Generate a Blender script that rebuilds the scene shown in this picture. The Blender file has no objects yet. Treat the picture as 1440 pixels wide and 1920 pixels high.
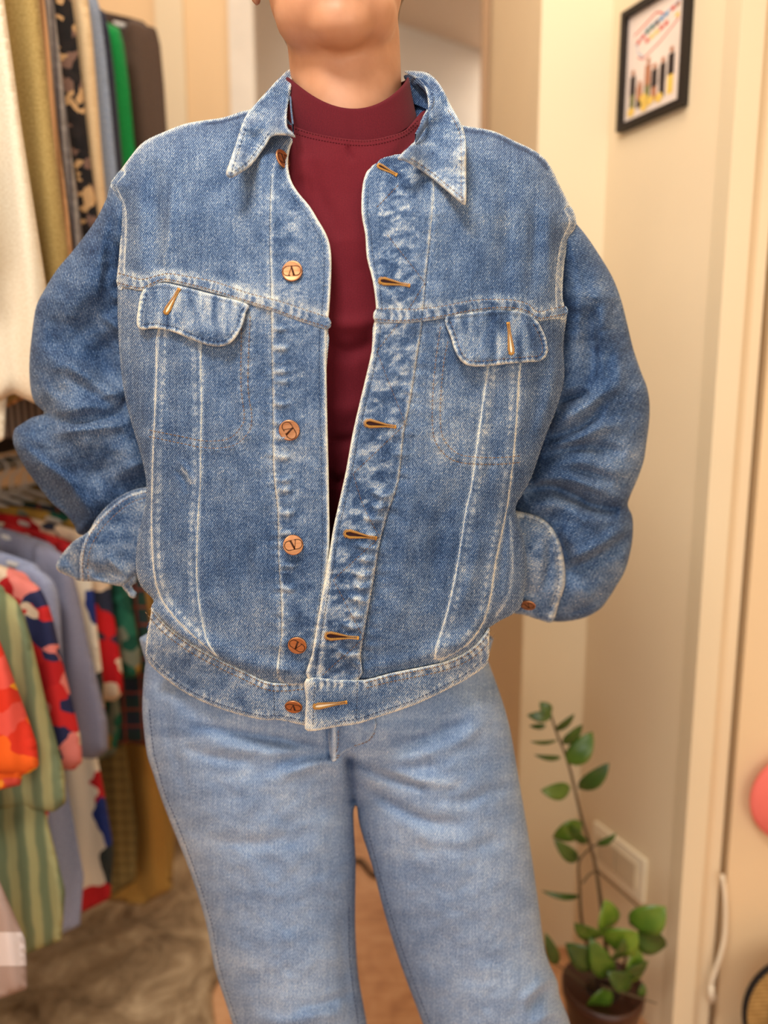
import bpy, math, random
import numpy as np
from mathutils import Vector, Matrix, geometry

# ------------------------------------------------------------------ camera, world, light, exposure
C = bpy.context.scene.collection
SC = bpy.context.scene
PITCH = math.radians(9.2); FPX = 1442.0; CAMZ = 1.2
cam_d = bpy.data.cameras.new('camera'); cam = bpy.data.objects.new('camera', cam_d); C.objects.link(cam)
cam_d.sensor_fit = 'VERTICAL'; cam_d.sensor_height = 36.0; cam_d.lens = 36.0 * FPX / 1920.0
cam_d.clip_start = 0.02
cam.location = (0, 0, CAMZ); cam.rotation_euler = (math.radians(90) - PITCH, 0, 0)
cam_d.dof.use_dof = True; cam_d.dof.focus_distance = 0.745; cam_d.dof.aperture_fstop = 2.1
SC.camera = cam
SC.view_settings.view_transform = 'Standard'; SC.view_settings.look = 'None'
SC.view_settings.gamma = 1.0; SC.view_settings.exposure = 0.0
SC.view_settings.use_curve_mapping = False
W = bpy.data.worlds.new('world'); SC.world = W; W.use_nodes = True
W.node_tree.nodes['Background'].inputs[0].default_value = (1.0, 0.93, 0.84, 1)
W.node_tree.nodes['Background'].inputs[1].default_value = 0.60

def area(name, loc, target, size, power, col, size_y=None):
    d = bpy.data.lights.new(name, 'AREA'); d.energy = power; d.color = col
    d.shape = 'RECTANGLE'; d.size = size; d.size_y = size_y or size
    o = bpy.data.objects.new(name, d); C.objects.link(o); o.location = loc
    o.rotation_euler = (Vector(target) - Vector(loc)).to_track_quat('-Z', 'Y').to_euler()
    return o
area('ceiling_lamp_front', (-0.35, -0.1, 2.45), (0.0, 0.85, 1.0), 0.5, 22, (1.0, 0.96, 0.90), 0.3)
area('front_fill_light', (-.9, -1.2, 1.25), (0.1, 0.9, 0.65), 1.2, 15, (0.96, 0.97, 1.0))  # added neutral fill from behind the camera, not an actual window
area('wall_fill_light', (.85, -.75, 1.05), (.42, 1.35, .55), .9, 8, (1.0, 0.94, 0.86))  # added warm fill to brighten the lower right wall, no doorway there
area('ceiling_lamp_middle', (.0, .95, 2.56), (.25, 1.25, 0.0), 0.7, 9, (1.0, 0.91, 0.78))
area('ceiling_lamp_back', (-0.4, 2.3, 2.56), (-0.4, 2.35, 0.0), 0.7, 12, (1.0, 0.90, 0.78))
area('hall_lamp', (0.7, 3.7, 2.5), (0.7, 3.8, 0.0), 0.8, 75, (1.0, 0.92, 0.82))

# ------------------------------------------------------------------ measuring helpers
sp, cp = math.sin(PITCH), math.cos(PITCH)
def P(px, py, Y):
    """world point seen at (px, py) lying at world depth Y"""
    px = np.asarray(px, float); py = np.asarray(py, float); Y = np.asarray(Y, float)
    a = (px - 720) / FPX; b = (960 - py) / FPX
    t = Y / (cp + b * sp)
    return np.stack([a * t, Y + 0 * px, CAMZ + t * (-sp + b * cp)], -1)
def PT(px, py, Y): return Vector(P(px, py, Y).tolist())
def FL(px, py, z=0.0):
    """world point seen at (px,py) lying at world height z"""
    b = (960 - py) / FPX; dz = -sp + b * cp; t = (z - CAMZ) / dz
    return Vector(((px - 720) / FPX * t, t * (cp + b * sp), z))
A = np.array
rng = np.random.RandomState(7)
_lat = rng.rand(256, 256)
def vnoise(x, y):
    xi = np.floor(x).astype(int); yi = np.floor(y).astype(int); fx = x - xi; fy = y - yi
    fx = fx * fx * (3 - 2 * fx); fy = fy * fy * (3 - 2 * fy)
    g = lambda i, j: _lat[i % 256, j % 256]
    return (g(xi, yi) * (1 - fx) + g(xi + 1, yi) * fx) * (1 - fy) + (g(xi, yi + 1) * (1 - fx) + g(xi + 1, yi + 1) * fx) * fy
def fbm(x, y, o=3):
    s = 0; a = 1; n = 0
    for k in range(o):
        s = s + a * (vnoise(x * 2 ** k + 17.3 * k, y * 2 ** k + 5.1 * k) - 0.5); n += a; a *= .5
    return s / n * 2
def smooth(pts, n=6, closed=False):
    """Catmull-Rom through the points"""
    p = A(pts, float); m = len(p); out = []
    rngk = range(m if closed else m - 1)
    for i in rngk:
        if closed: a, b, c, d = p[(i - 1) % m], p[i], p[(i + 1) % m], p[(i + 2) % m]
        else: a, b, c, d = p[max(i - 1, 0)], p[i], p[i + 1], p[min(i + 2, m - 1)]
        for k in range(n):
            t = k / n
            out.append(.5 * ((2 * b) + (c - a) * t + (2 * a - 5 * b + 4 * c - d) * t * t + (3 * b - a - 3 * c + d) * t ** 3))
    if not closed: out.append(p[-1])
    return A(out)
def resample(p, step, closed=False):
    p = A(p, float)
    if closed: p = np.vstack([p, p[:1]])
    L = np.r_[0, np.cumsum(np.hypot(*(p[1:, :2] - p[:-1, :2]).T))]
    n = max(2, int(round(L[-1] / step)) + 1); s = np.linspace(0, L[-1], n)
    q = np.stack([np.interp(s, L, p[:, k]) for k in range(p.shape[1])], -1)
    return q[:-1] if closed else q
def pdist(X, Yy, poly, closed=False):
    """distance, arc length and side of every point to a polyline"""
    p = A(poly, float)
    if closed: p = np.vstack([p, p[:1]])
    best = np.full(X.shape, 1e9); arc = np.zeros(X.shape); side = np.zeros(X.shape); s0 = 0
    for i in range(len(p) - 1):
        ax, ay = p[i]; bx, by = p[i + 1]; dx, dy = bx - ax, by - ay; l2 = dx * dx + dy * dy + 1e-9
        t = np.clip(((X - ax) * dx + (Yy - ay) * dy) / l2, 0, 1)
        ex = X - ax - t * dx; ey = Yy - ay - t * dy; d = ex * ex + ey * ey
        m = d < best; best[m] = d[m]; arc[m] = (s0 + t * math.sqrt(l2))[m]; side[m] = np.sign(dx * ey - dy * ex)[m]
        s0 += math.sqrt(l2)
    return np.sqrt(best), arc, side, s0
class Line:
    """a seam or fold drawn on cloth, evaluated only near itself"""
    def __init__(s, pts, w, n=5):
        s.p = resample(smooth(pts, n), 7); s.w = w; s.lo = s.p.min(0) - 3.2 * w; s.hi = s.p.max(0) + 3.2 * w
    def ev(s, X, Y, f):
        out = np.zeros(X.shape); m = (X > s.lo[0]) & (X < s.hi[0]) & (Y > s.lo[1]) & (Y < s.hi[1])
        if m.any():
            d, a, sd, L = pdist(X[m], Y[m], s.p); out[m] = f(d, a, sd, L)
        return out
class Fold(Line):
    def __init__(s, pts, amp, w, asym=0.0, flat=False):
        super().__init__(pts, w); s.amp = amp; s.asym = asym; s.flat = flat
    def __call__(s, X, Y):
        def f(d, a, sd, L):
            tp = 1.0 if s.flat else np.sin(np.pi * np.clip(a / L, 0, 1)) ** .6
            ww = s.w * (1 + s.asym * sd)
            return s.amp * np.exp(-(d / ww) ** 2) * tp
        return s.ev(X, Y, f)
def inside(X, Y, poly):
    c = np.zeros(X.shape, bool); p = A(poly); j = len(p) - 1
    for i in range(len(p)):
        xi, yi = p[i]; xj, yj = p[j]
        if yi != yj:
            c ^= ((yi > Y) != (yj > Y)) & (X < (xj - xi) * (Y - yi) / (yj - yi) + xi)
        j = i
    return c
def fill(poly, step):
    """triangulate the inside of an outline with an even grid of points"""
    b = resample(poly, step, True); nb = len(b)
    lo, hi = b.min(0), b.max(0)
    gy = np.arange(lo[1] + step * .5, hi[1], step * .87); pts = []
    for k, y in enumerate(gy):
        xs = np.arange(lo[0] + (step * .5 if k % 2 else 0), hi[0], step)
        pts.append(np.stack([xs, np.full(xs.shape, y)], -1))
    g = np.vstack(pts); g = g[inside(g[:, 0], g[:, 1], b)]
    d = pdist(g[:, 0], g[:, 1], b, True)[0]; g = g[d > step * .6]; d = d[d > step * .6]
    v = np.vstack([b, g])
    co, _, fa, ov, _, _ = geometry.delaunay_2d_cdt([Vector(q) for q in v.tolist()], [(i, (i + 1) % nb) for i in range(nb)], [], 1, 1e-4)
    co = A([c[:] for c in co]); fa = A([f[:] for f in fa if len(f) == 3])
    e1 = co[fa[:, 1]] - co[fa[:, 0]]; e2 = co[fa[:, 2]] - co[fa[:, 0]]
    flip = (e1[:, 0] * e2[:, 1] - e1[:, 1] * e2[:, 0]) > 0        # y is down: make faces look at -Y
    fa[flip] = fa[flip][:, ::-1]
    on = np.zeros(len(co), bool); loop = []
    for i, o in enumerate(ov):
        if any(k < nb for k in o): on[i] = True
    idx = {}
    for i, o in enumerate(ov):
        for k in o:
            if k < nb: idx[k] = i
    loop = [idx[i] for i in range(nb) if i in idx]
    D = pdist(co[:, 0], co[:, 1], b, True)[0]; D[on] = 0
    return co, fa, loop, on, D

# ------------------------------------------------------------------ object helpers
def empty(name, loc=(0, 0, 0), parent=None):
    o = bpy.data.objects.new(name, None); C.objects.link(o); o.location = loc; o.empty_display_size = .05
    if parent: o.parent = parent
    return o
def tag(o, label=None, cat=None, group=None, kind=None):
    if label: o['label'] = label
    if cat: o['category'] = cat
    if group: o['group'] = group
    if kind: o['kind'] = kind
    return o
def mesh(name, verts, faces, mats, parent=None, uv=None, wear=None, mi=None, smooth_=True):
    me = bpy.data.meshes.new(name)
    verts = A(verts, float)
    me.from_pydata(verts.tolist(), [], faces if isinstance(faces, list) else faces.tolist())
    for m in (mats if isinstance(mats, (list, tuple)) else [mats]): me.materials.append(m)
    if smooth_: me.polygons.foreach_set('use_smooth', [True] * len(me.polygons))
    if mi is not None: me.polygons.foreach_set('material_index', list(mi))
    if uv is not None:
        li = np.zeros(len(me.loops), int); me.loops.foreach_get('vertex_index', li)
        l = me.uv_layers.new(name='UVMap'); l.data.foreach_set('uv', A(uv, float)[li].ravel())
    if wear is not None:
        at = me.attributes.new('wear', 'FLOAT', 'POINT'); at.data.foreach_set('value', A(wear, float))
    me.update()
    o = bpy.data.objects.new(name, me); C.objects.link(o)
    if parent:
        bpy_par(o, parent)
    return o
def bpy_par(o, parent):
    # keep world placement under an unrotated parent
    w = Vector((0, 0, 0)); p = parent
    while p: w += p.location; p = p.parent
    o.parent = parent; o.location = -w
_UP = 0.0005
def sheet(name, poly, depth, mat, parent, step=3.2, thick=.0011, edge=3.0, edge_h=.0012, wear=None, ewear=(.8, 4.5), uvrot=0.0, sm=4, back=None, uvs=None, raw=False):
    """a piece of cloth cut to an outline, lying on a depth surface, with real thickness and a rolled edge"""
    pl = poly if raw else smooth(poly, sm, True)
    co, fa, loop, on, D = fill(pl, step)
    X, Yp = co[:, 0], co[:, 1]; n = len(co)
    d0 = depth(X, Yp)
    r = np.clip(1 - D / edge, 0, 1); roll = edge_h * (1 - np.sqrt(np.clip(1 - r * r, 0, 1)))
    V1 = P(X, Yp, d0 + roll)
    if back is None:
        V2 = P(X, Yp, d0 + thick + .0004)
    else:
        V2 = P(X, Yp, back(X, Yp, D))
    V = np.vstack([V1, V2])
    rim = []
    for i in range(len(loop)):
        a, b = loop[i], loop[(i + 1) % len(loop)]; rim.append([a, b, b + n, a + n])
    F = fa.tolist() + (fa[:, ::-1] + n).tolist() + rim
    U = np.stack([X, -Yp], -1) / 2000.0 if uvs is None else uvs(X, Yp)
    c, s = math.cos(uvrot), math.sin(uvrot); U = U @ A([[c, -s], [s, c]])
    w = np.zeros(n) if wear is None else wear(X, Yp)
    if ewear: w = w + ewear[0] * np.exp(-(D / ewear[1]) ** 2) * (1 + .5 * fbm(X / 6, Yp / 6, 2))
    o = mesh(name, V, F, mat, parent, np.vstack([U, U]), np.r_[w, w])
    bm_fix(o)
    return o
def bm_fix(o):
    import bmesh
    bm = bmesh.new(); bm.from_mesh(o.data); bmesh.ops.recalc_face_normals(bm, faces=bm.faces); bm.to_mesh(o.data); bm.free()
def inflate(name, poly, base, mat, parent, step=4, Wd=90, H=.05, folds=(), Hb=None, wear=None, extra=None, uvs=None, pw=2.0, uvrot=0.0, ewear=None, raw=False, sm=4):
    """a closed, filled-out cloth body with an outline, e.g. a sleeve or a trouser leg: front and back both round"""
    pl = poly if raw else smooth(poly, sm, True)
    co, fa, loop, on, D = fill(pl, step)
    X, Yp = co[:, 0], co[:, 1]; n = len(co)
    b = base(X, Yp)
    wd = Wd(X, Yp) if callable(Wd) else Wd
    q = np.clip(1 - D / wd, 0, 1); h = (1 - q ** pw) ** (1 / pw)
    f = np.zeros(n)
    for fo in folds: f += fo(X, Yp)
    if extra is not None: f += extra(X, Yp)
    k = np.clip(D / 10, 0, 1); k = k * (2 - k)
    front = b - H * h - f * k
    backY = b + (Hb or H) * h
    V = np.vstack([P(X, Yp, front), P(X, Yp, backY)])
    mp = np.arange(n) + n; mp[on] = np.arange(n)[on]
    F = fa.tolist() + mp[fa[:, ::-1]].tolist()
    U = np.stack([X, -Yp], -1) / 2000.0 if uvs is None else uvs(X, Yp)
    c, s = math.cos(uvrot), math.sin(uvrot); U = U @ A([[c, -s], [s, c]])
    w = np.zeros(n) if wear is None else wear(X, Yp)
    if ewear: w = w + ewear[0] * np.exp(-(D / ewear[1]) ** 2)
    o = mesh(name, V, F, mat, parent, np.vstack([U, U]), np.r_[w, w])
    return o
def shepard(ctrl, pwr=3.0):
    c = A(ctrl, float)
    def f(X, Y):
        num = 0; den = 0
        for x, y, v in c:
            w = 1 / (((X - x) ** 2 + (Y - y) ** 2) ** (pwr / 2) + 200.0 ** (pwr / 2) * .02); num = num + w * v; den = den + w
        return num / den
    return f
class MB:
    """collects small shapes into one mesh"""
    def __init__(s): s.v = []; s.f = []; s.m = []
    def add(s, v, f, m=0):
        o = len(s.v); s.v += [tuple(map(float, q)) for q in v]; s.f += [[i + o for i in q] for q in f]; s.m += [m] * len(f)
    def box(s, lo, hi, m=0, M=None):
        v = [Vector((x, y, z)) for x in (lo[0], hi[0]) for y in (lo[1], hi[1]) for z in (lo[2], hi[2])]
        if M: v = [M @ q for q in v]
        s.add(v, [[0, 1, 3, 2], [4, 6, 7, 5], [0, 4, 5, 1], [2, 3, 7, 6], [0, 2, 6, 4], [1, 5, 7, 3]], m)
    def obox(s, c, ax, ay, az, m=0):
        c = Vector(c); v = [c + x * ax + y * ay + z * az for x in (-1, 1) for y in (-1, 1) for z in (-1, 1)]
        s.add(v, [[0, 1, 3, 2], [4, 6, 7, 5], [0, 4, 5, 1], [2, 3, 7, 6], [0, 2, 6, 4], [1, 5, 7, 3]], m)
    def tube(s, pts, r, n=8, m=0, cap=True):
        pts = [Vector(p) for p in pts]; rs = r if hasattr(r, '__len__') else [r] * len(pts); rings = []
        t0 = (pts[1] - pts[0]).normalized(); u = t0.orthogonal().normalized()
        for i, p in enumerate(pts):
            t = (pts[min(i + 1, len(pts) - 1)] - pts[max(i - 1, 0)]).normalized()
            u = (u - t * u.dot(t)).normalized(); w = t.cross(u)
            rings.append([p + float(rs[i]) * (math.cos(2 * math.pi * k / n) * u + math.sin(2 * math.pi * k / n) * w) for k in range(n)])
        v = [q for rg in rings for q in rg]; f = []
        for i in range(len(pts) - 1):
            for k in range(n): f.append([i * n + k, i * n + (k + 1) % n, (i + 1) * n + (k + 1) % n, (i + 1) * n + k])
        if cap: f += [list(range(n))[::-1], [(len(pts) - 1) * n + k for k in range(n)]]
        s.add(v, f, m)
    def lathe(s, prof, M, n=28, m=0, caps=True):
        v = [M @ Vector((r * math.cos(2 * math.pi * k / n), r * math.sin(2 * math.pi * k / n), z)) for r, z in prof for k in range(n)]; f = []
        for i in range(len(prof) - 1):
            for k in range(n): f.append([i * n + k, i * n + (k + 1) % n, (i + 1) * n + (k + 1) % n, (i + 1) * n + k])
        if caps: f.append([(len(prof) - 1) * n + k for k in range(n)]); f.append([k for k in range(n)][::-1])
        s.add(v, f, m)
    def build(s, name, mats, parent=None, smooth_=True, uv=None):
        return mesh(name, s.v, s.f, mats, parent, mi=s.m, smooth_=smooth_, uv=uv)

# ------------------------------------------------------------------ materials
def lin(c): return tuple(((x / 255) / 12.92 if x / 255 <= .04045 else ((x / 255 + .055) / 1.055) ** 2.4) for x in c) + (1,)
class NT:
    def __init__(s, name):
        s.m = bpy.data.materials.new(name); s.m.use_nodes = True; s.t = s.m.node_tree; s.n = s.t.nodes; s.b = s.n['Principled BSDF']
    def N(s, t, ins=None, **k):
        x = s.n.new(t)
        for a, v in k.items(): setattr(x, a, v)
        for a, v in (ins or {}).items():
            if hasattr(v, 'is_output') or isinstance(v, bpy.types.NodeSocket): s.t.links.new(v, x.inputs[a])
            else: x.inputs[a].default_value = v
        return x
    def math(s, op, a, b=None, c=None):
        x = s.N('ShaderNodeMath', {0: a} if b is None else ({0: a, 1: b} if c is None else {0: a, 1: b, 2: c}), operation=op); return x.outputs[0]
    def noise(s, vec, scale, detail=2, rough=.5, dist=0.0):
        return s.N('ShaderNodeTexNoise', {'Vector': vec, 'Scale': scale, 'Detail': detail, 'Roughness': rough, 'Distortion': dist}).outputs['Fac']
    def ramp(s, fac, stops, interp='LINEAR'):
        r = s.N('ShaderNodeValToRGB', {'Fac': fac}); cr = r.color_ramp; cr.interpolation = interp
        while len(cr.elements) < len(stops): cr.elements.new(.5)
        for e, (p, c) in zip(cr.elements, stops): e.position = p; e.color = c
        return r.outputs['Color']
    def uv(s, scale=(1, 1, 1), rot=0.0):
        u = s.N('ShaderNodeUVMap').outputs[0]
        return s.N('ShaderNodeMapping', {'Vector': u, 'Scale': scale, 'Rotation': (0, 0, rot)}).outputs[0]
    def obj(s, scale=(1, 1, 1)):
        u = s.N('ShaderNodeTexCoord').outputs['Object']
        return s.N('ShaderNodeMapping', {'Vector': u, 'Scale': scale}).outputs[0]
    def set(s, col=None, rough=.8, metal=0.0, spec=.3, bump=None, bs=.3, bd=.001, sheen=0.0):
        if col is not None:
            if isinstance(col, tuple): s.b.inputs['Base Color'].default_value = col
            else: s.t.links.new(col, s.b.inputs['Base Color'])
        s.b.inputs['Roughness'].default_value = rough; s.b.inputs['Metallic'].default_value = metal
        s.b.inputs['Specular IOR Level'].default_value = spec; s.b.inputs['Sheen Weight'].default_value = sheen
        if bump is not None:
            bn = s.N('ShaderNodeBump', {'Height': bump, 'Strength': bs, 'Distance': bd}); s.t.links.new(bn.outputs[0], s.b.inputs['Normal'])
        return s.m
def plain(name, rgb, rough=.6, metal=0., spec=.3, var=0.06, scale=12.0):
    t = NT(name); c = lin(rgb); n = t.noise(t.obj(), scale, 3)
    d = tuple(x * (1 - var) for x in c[:3]) + (1,); e = tuple(min(1, x * (1 + var)) for x in c[:3]) + (1,)
    return t.set(t.ramp(n, [(.3, d), (.7, e)]), rough, metal, spec)
def denim(name, stops, mott=.55, tw=.42, fl=.46, wgain=.5):
    t = NT(name); u = t.uv()
    # twill lines rise to the right, about one and a half millimetres apart
    ur = t.uv((1, 1, 1), math.radians(-52))
    s = t.N('ShaderNodeSeparateXYZ', {0: ur})
    wob = t.math('MULTIPLY', t.noise(u, 160, 1), 2.2)
    tw_ = t.math('SINE', t.math('ADD', t.math('MULTIPLY', s.outputs[1], 2 * math.pi / .00155), wob))
    us = t.uv((1.0, .45, 1), math.radians(-52))
    flk = t.noise(us, 900, 2, .65); flk2 = t.noise(u, 560, 3, .75); m1 = t.noise(u, 9, 3, .55); m2 = t.noise(u, 55, 3, .6)
    # faint vertical slubs of the yarn
    sl = t.noise(t.uv((1, .06, 1)), 500, 1, .5)
    at = t.N('ShaderNodeAttribute', attribute_name='wear').outputs['Fac']
    a = t.math('MULTIPLY_ADD', tw_, tw * .5, .45)
    a = t.math('ADD', a, t.math('MULTIPLY', t.math('SUBTRACT', flk, .5), fl * 1.9))
    a = t.math('ADD', a, t.math('MULTIPLY', t.math('SUBTRACT', flk2, .5), fl * 1.3))
    a = t.math('ADD', a, t.math('MULTIPLY', t.math('SUBTRACT', m1, .5), mott))
    a = t.math('ADD', a, t.math('MULTIPLY', t.math('SUBTRACT', m2, .5), mott * .7))
    a = t.math('ADD', a, t.math('MULTIPLY', t.math('SUBTRACT', sl, .5), .25))
    a = t.math('ADD', a, t.math('MULTIPLY', at, wgain))
    h = t.math('ADD', t.math('MULTIPLY', tw_, .5), t.math('MULTIPLY', flk, 2.0))
    return t.set(t.ramp(a, stops), .92, 0, .15, h, .35, .0006, .08)
M_JACKET = denim('faded_indigo_denim', [(.0, lin((15, 28, 52))), (.3, lin((38, 63, 99))), (.5, lin((72, 99, 136))), (.72, lin((134, 154, 177))), (1., lin((226, 224, 208)))])
M_JEANS = denim('washed_light_denim', [(.0, lin((62, 84, 120))), (.3, lin((98, 122, 157))), (.55, lin((134, 156, 186))), (.8, lin((176, 191, 208))), (1., lin((214, 216, 216)))], .35, .26, .40)
def cloth(name, rgb, rgb2=None, scale=900, rough=.85, rib=0):
    t = NT(name); u = t.uv(); n = t.noise(u, scale, 2); c2 = rgb2 or tuple(int(x * .82) for x in rgb)
    h = n
    if rib:
        s = t.N('ShaderNodeSeparateXYZ', {0: u}); w = t.math('SINE', t.math('MULTIPLY', s.outputs[0], 2 * math.pi / rib)); h = t.math('ADD', n, w)
        n = t.math('ADD', t.math('MULTIPLY', w, .12), n)
    return t.set(t.ramp(n, [(.3, lin(c2)), (.7, lin(rgb))]), rough, 0, .2, h, .25, .0004, .04)
M_SHIRT = cloth('maroon_jersey', (104, 20, 33), (88, 14, 26), rib=.0011)
M_RIB = cloth('maroon_rib', (98, 18, 31), (80, 12, 24), rib=.0013)
M_THREAD = plain('brown_thread', (128, 98, 66), .8)
M_THREADB = plain('indigo_thread', (44, 56, 84), .8)
M_GOLD = plain('gold_thread', (196, 142, 62), .7)
M_PALE = plain('pale_thread', (226, 214, 188), .8)
M_SLIT = plain('slit_dark', (40, 14, 18), .9)
def copper():
    t = NT('brushed_copper'); u = t.obj((1, 1, 1)); n = t.noise(t.obj((60, 60, 1400)), 1, 2); n2 = t.noise(u, 260, 3)
    t.t.links.new(t.math('MULTIPLY_ADD', n2, .25, .27), t.b.inputs['Roughness'])
    m = t.set(t.ramp(n, [(.25, lin((172, 116, 78))), (.75, lin((206, 150, 108)))]), .4, 1.0, .5, n, .12, .0004)
    t.t.links.new(t.math('MULTIPLY_ADD', n2, .25, .3), t.b.inputs['Roughness']); return m
M_COPPER = copper()
M_ENGR = plain('engraved_line', (70, 40, 26), .6, .5)
def skin():
    t = NT('skin'); n = t.noise(t.obj(), 30, 4); n2 = t.noise(t.obj(), 600, 2)
    m = t.set(t.ramp(n, [(.3, lin((186, 132, 98))), (.7, lin((204, 150, 115)))]), .5, 0, .4, n2, .12, .0005)
    t.b.inputs['Subsurface Weight'].default_value = .12; t.b.inputs['Subsurface Scale'].default_value = .01
    t.b.inputs['Subsurface Radius'].default_value = (1., .35, .2); return m
M_SKIN = skin()

# ------------------------------------------------------------------ the person
PERS = tag(empty('person', (-.07, .86, 0)), 'person in open blue denim jacket, maroon top and light jeans, hands in pockets', 'person')
JK = tag(empty('denim_jacket', (-.07, .86, 1.0)), 'open blue denim trucker jacket with copper buttons'); JK.parent = PERS; JK.location = (0, 0, 1.0)

LS = [(470, 205), (420, 220), (379, 226), (344, 233), (306, 248), (271, 265), (248, 289), (227, 318), (208, 342), (213, 364), (226, 399), (224, 472), (220, 536), (222, 631), (229, 711), (241, 774), (260, 838), (273, 894), (273, 943), (258, 1012), (255, 1065), (264, 1099), (288, 1125)]
RS = [(850, 228), (867, 235), (923, 245), (962, 263), (1005, 284), (1031, 310), (1052, 353), (1070, 387), (1081, 418), (1065, 456), (1057, 504), (1055, 560), (1063, 594), (1056, 650), (1058, 710), (1041, 773), (1026, 810), (1011, 853), (996, 896), (980, 926), (967, 950), (971, 975), (983, 1018), (988, 1067), (980, 1128), (965, 1149), (937, 1164), (917, 1177)]
YL = [(220, 535), (243, 541), (265, 545), (287, 536), (308, 528), (344, 535), (395, 548), (453, 566), (511, 584), (561, 602), (614, 618)]
YLu = [(222, 512), (243, 518), (265, 524), (290, 518), (316, 513), (355, 519), (402, 528), (467, 550), (525, 565), (570, 580), (616, 595)]
YR = [(703, 603), (740, 606), (781, 604), (831, 597), (889, 586), (943, 581), (983, 586), (1008, 601), (1033, 599), (1062, 593)]
YRu = [(705, 579), (740, 579), (773, 580), (831, 574), (889, 563), (954, 562), (990, 570), (1008, 585), (1035, 579), (1061, 574)]
EL = [(556, 256), (546, 272), (540, 303), (545, 336), (559, 361), (580, 386), (596, 412), (612, 440), (620, 469), (621, 512), (617, 584), (613, 617), (612, 693), (614, 801), (616, 880), (617, 940), (618, 1000), (617, 1040), (613, 1120), (606, 1200), (598, 1276)]
ER = [(712, 294), (690, 318), (680, 347), (678, 400), (685, 440), (688, 483), (699, 527), (705, 574), (703, 602), (697, 657), (685, 711), (672, 765), (660, 819), (649, 881), (636, 940), (625, 990), (617, 1040), (606, 1102), (595, 1165), (585, 1227), (578, 1274)]
PL = [(508, 330), (505, 440), (507, 530), (509, 657), (511, 765), (512, 880), (520, 960), (521, 1040), (526, 1115), (527, 1190), (522, 1276)]
PR = [(815, 330), (808, 440), (800, 512), (795, 574), (790, 620), (780, 686), (770, 751), (757, 816), (748, 900), (728, 960), (714, 1010), (705, 1060), (695, 1120), (684, 1180), (676, 1230), (672, 1274)]
LA = [(299, 610), (292, 711), (288, 801), (285, 874), (283, 995), (288, 1075), (302, 1124), (330, 1162), (365, 1196)]
LB = [(372, 625), (377, 693), (379, 765), (377, 837), (377, 900), (372, 978), (370, 1082), (377, 1146), (389, 1200), (408, 1232)]
LC = [(918, 660), (914, 689), (903, 765), (893, 837), (882, 917), (873, 955), (855, 1067), (837, 1149), (814, 1236)]
LD = [(976, 660), (974, 709), (967, 822), (953, 944), (931, 1051), (922, 1112), (907, 1167), (874, 1212)]
LE = [(956, 970), (959, 1010), (960, 1067), (953, 1118), (930, 1155)]
BL = [(284, 1138), (302, 1160), (321, 1179), (344, 1196), (368, 1212), (416, 1238), (463, 1260), (510, 1280), (571, 1277), (604, 1276)]
BR = [(577, 1272), (630, 1274), (685, 1274), (732, 1262), (803, 1248), (840, 1238), (874, 1222), (900, 1200), (917, 1176)]

_yc = ([100, 200, 250, 300, 400, 560, 800, 1000, 1150, 1210, 1262, 1320, 1380], [.87, .815, .785, .757, .728, .708, .703, .705, .708, .712, .724, .728, .733])
_hw = ([200, 400, 700, 850, 950, 1050, 1150, 1250], [440, 430, 425, 412, 392, 385, 375, 345])
_xc = ([200, 700, 1000, 1250], [640, 640, 618, 605])
TFG = 1.35
TF = [  # soft drapes and folds of the jacket body: + is towards the viewer
    Fold([(290, 300), (292, 420), (286, 505)], -.006, 17), Fold([(326, 340), (318, 430), (308, 500)], .004, 9), Fold([(262, 330), (258, 430), (256, 505)], .003, 13),
    Fold([(945, 310), (950, 430), (942, 550)], -.003, 16), Fold([(1000, 360), (1002, 450), (995, 560)], -.004, 12), Fold([(1030, 380), (1030, 470), (1028, 560)], .003, 10),
    Fold([(470, 340), (440, 420), (470, 530)], -.002, 26), Fold([(830, 400), (850, 480), (880, 540)], -.002, 24),
    Fold([(240, 560), (246, 700), (262, 820)], -.003, 12), Fold([(320, 650), (318, 800), (322, 1000), (345, 1140)], -.0015, 12),
    Fold([(335, 865), (350, 880), (362, 905)], .0022, 5), Fold([(325, 880), (345, 900), (350, 925)], -.002, 5), Fold([(420, 900), (400, 1000), (405, 1110)], -.0024, 16), Fold([(440, 640), (425, 720), (440, 800)], -.002, 14),
    Fold([(560, 700), (556, 860), (566, 980)], -.0016, 18), Fold([(490, 900), (480, 1020), (490, 1150)], .0024, 16), Fold([(470, 1000), (455, 1120), (440, 1220)], -.0022, 12),
    Fold([(930, 700), (920, 850), (905, 990)], -.002, 14), Fold([(1010, 640), (1005, 740), (985, 840)], -.004, 16), Fold([(1040, 640), (1035, 730), (1010, 820)], .003, 10),
    Fold([(850, 900), (820, 1020), (800, 1150)], -.0028, 18), Fold([(780, 880), (760, 1020), (745, 1180)], .0024, 18), Fold([(900, 1000), (885, 1080), (862, 1150)], .002, 12),
    Fold([(948, 960), (940, 1040), (935, 1110)], -.003, 9),
    Fold([(300, 1140), (340, 1185), (400, 1220), (470, 1248), (560, 1262)], .006, 20, 0, True), Fold([(690, 1258), (800, 1232), (870, 1200), (905, 1165)], .006, 20, 0, True),
    Fold([(712, 930), (716, 950), (700, 970)], .0035, 7), Fold([(702, 985), (712, 1000), (716, 1020)], -.003, 7),
]
for _k in range(13):      # crosswise ripples of the thick button strips
    _y = 925 + 25 * _k; _x = float(np.interp(_y, A(PR)[:, 1], A(PR)[:, 0])); TF.append(Fold([(_x - 44 + 9 * (_k % 2), _y - 6), (_x - 24, _y + 5 - 3 * (_k % 3)), (_x - 3, _y + 1)], .0034, 5.5))
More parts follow.
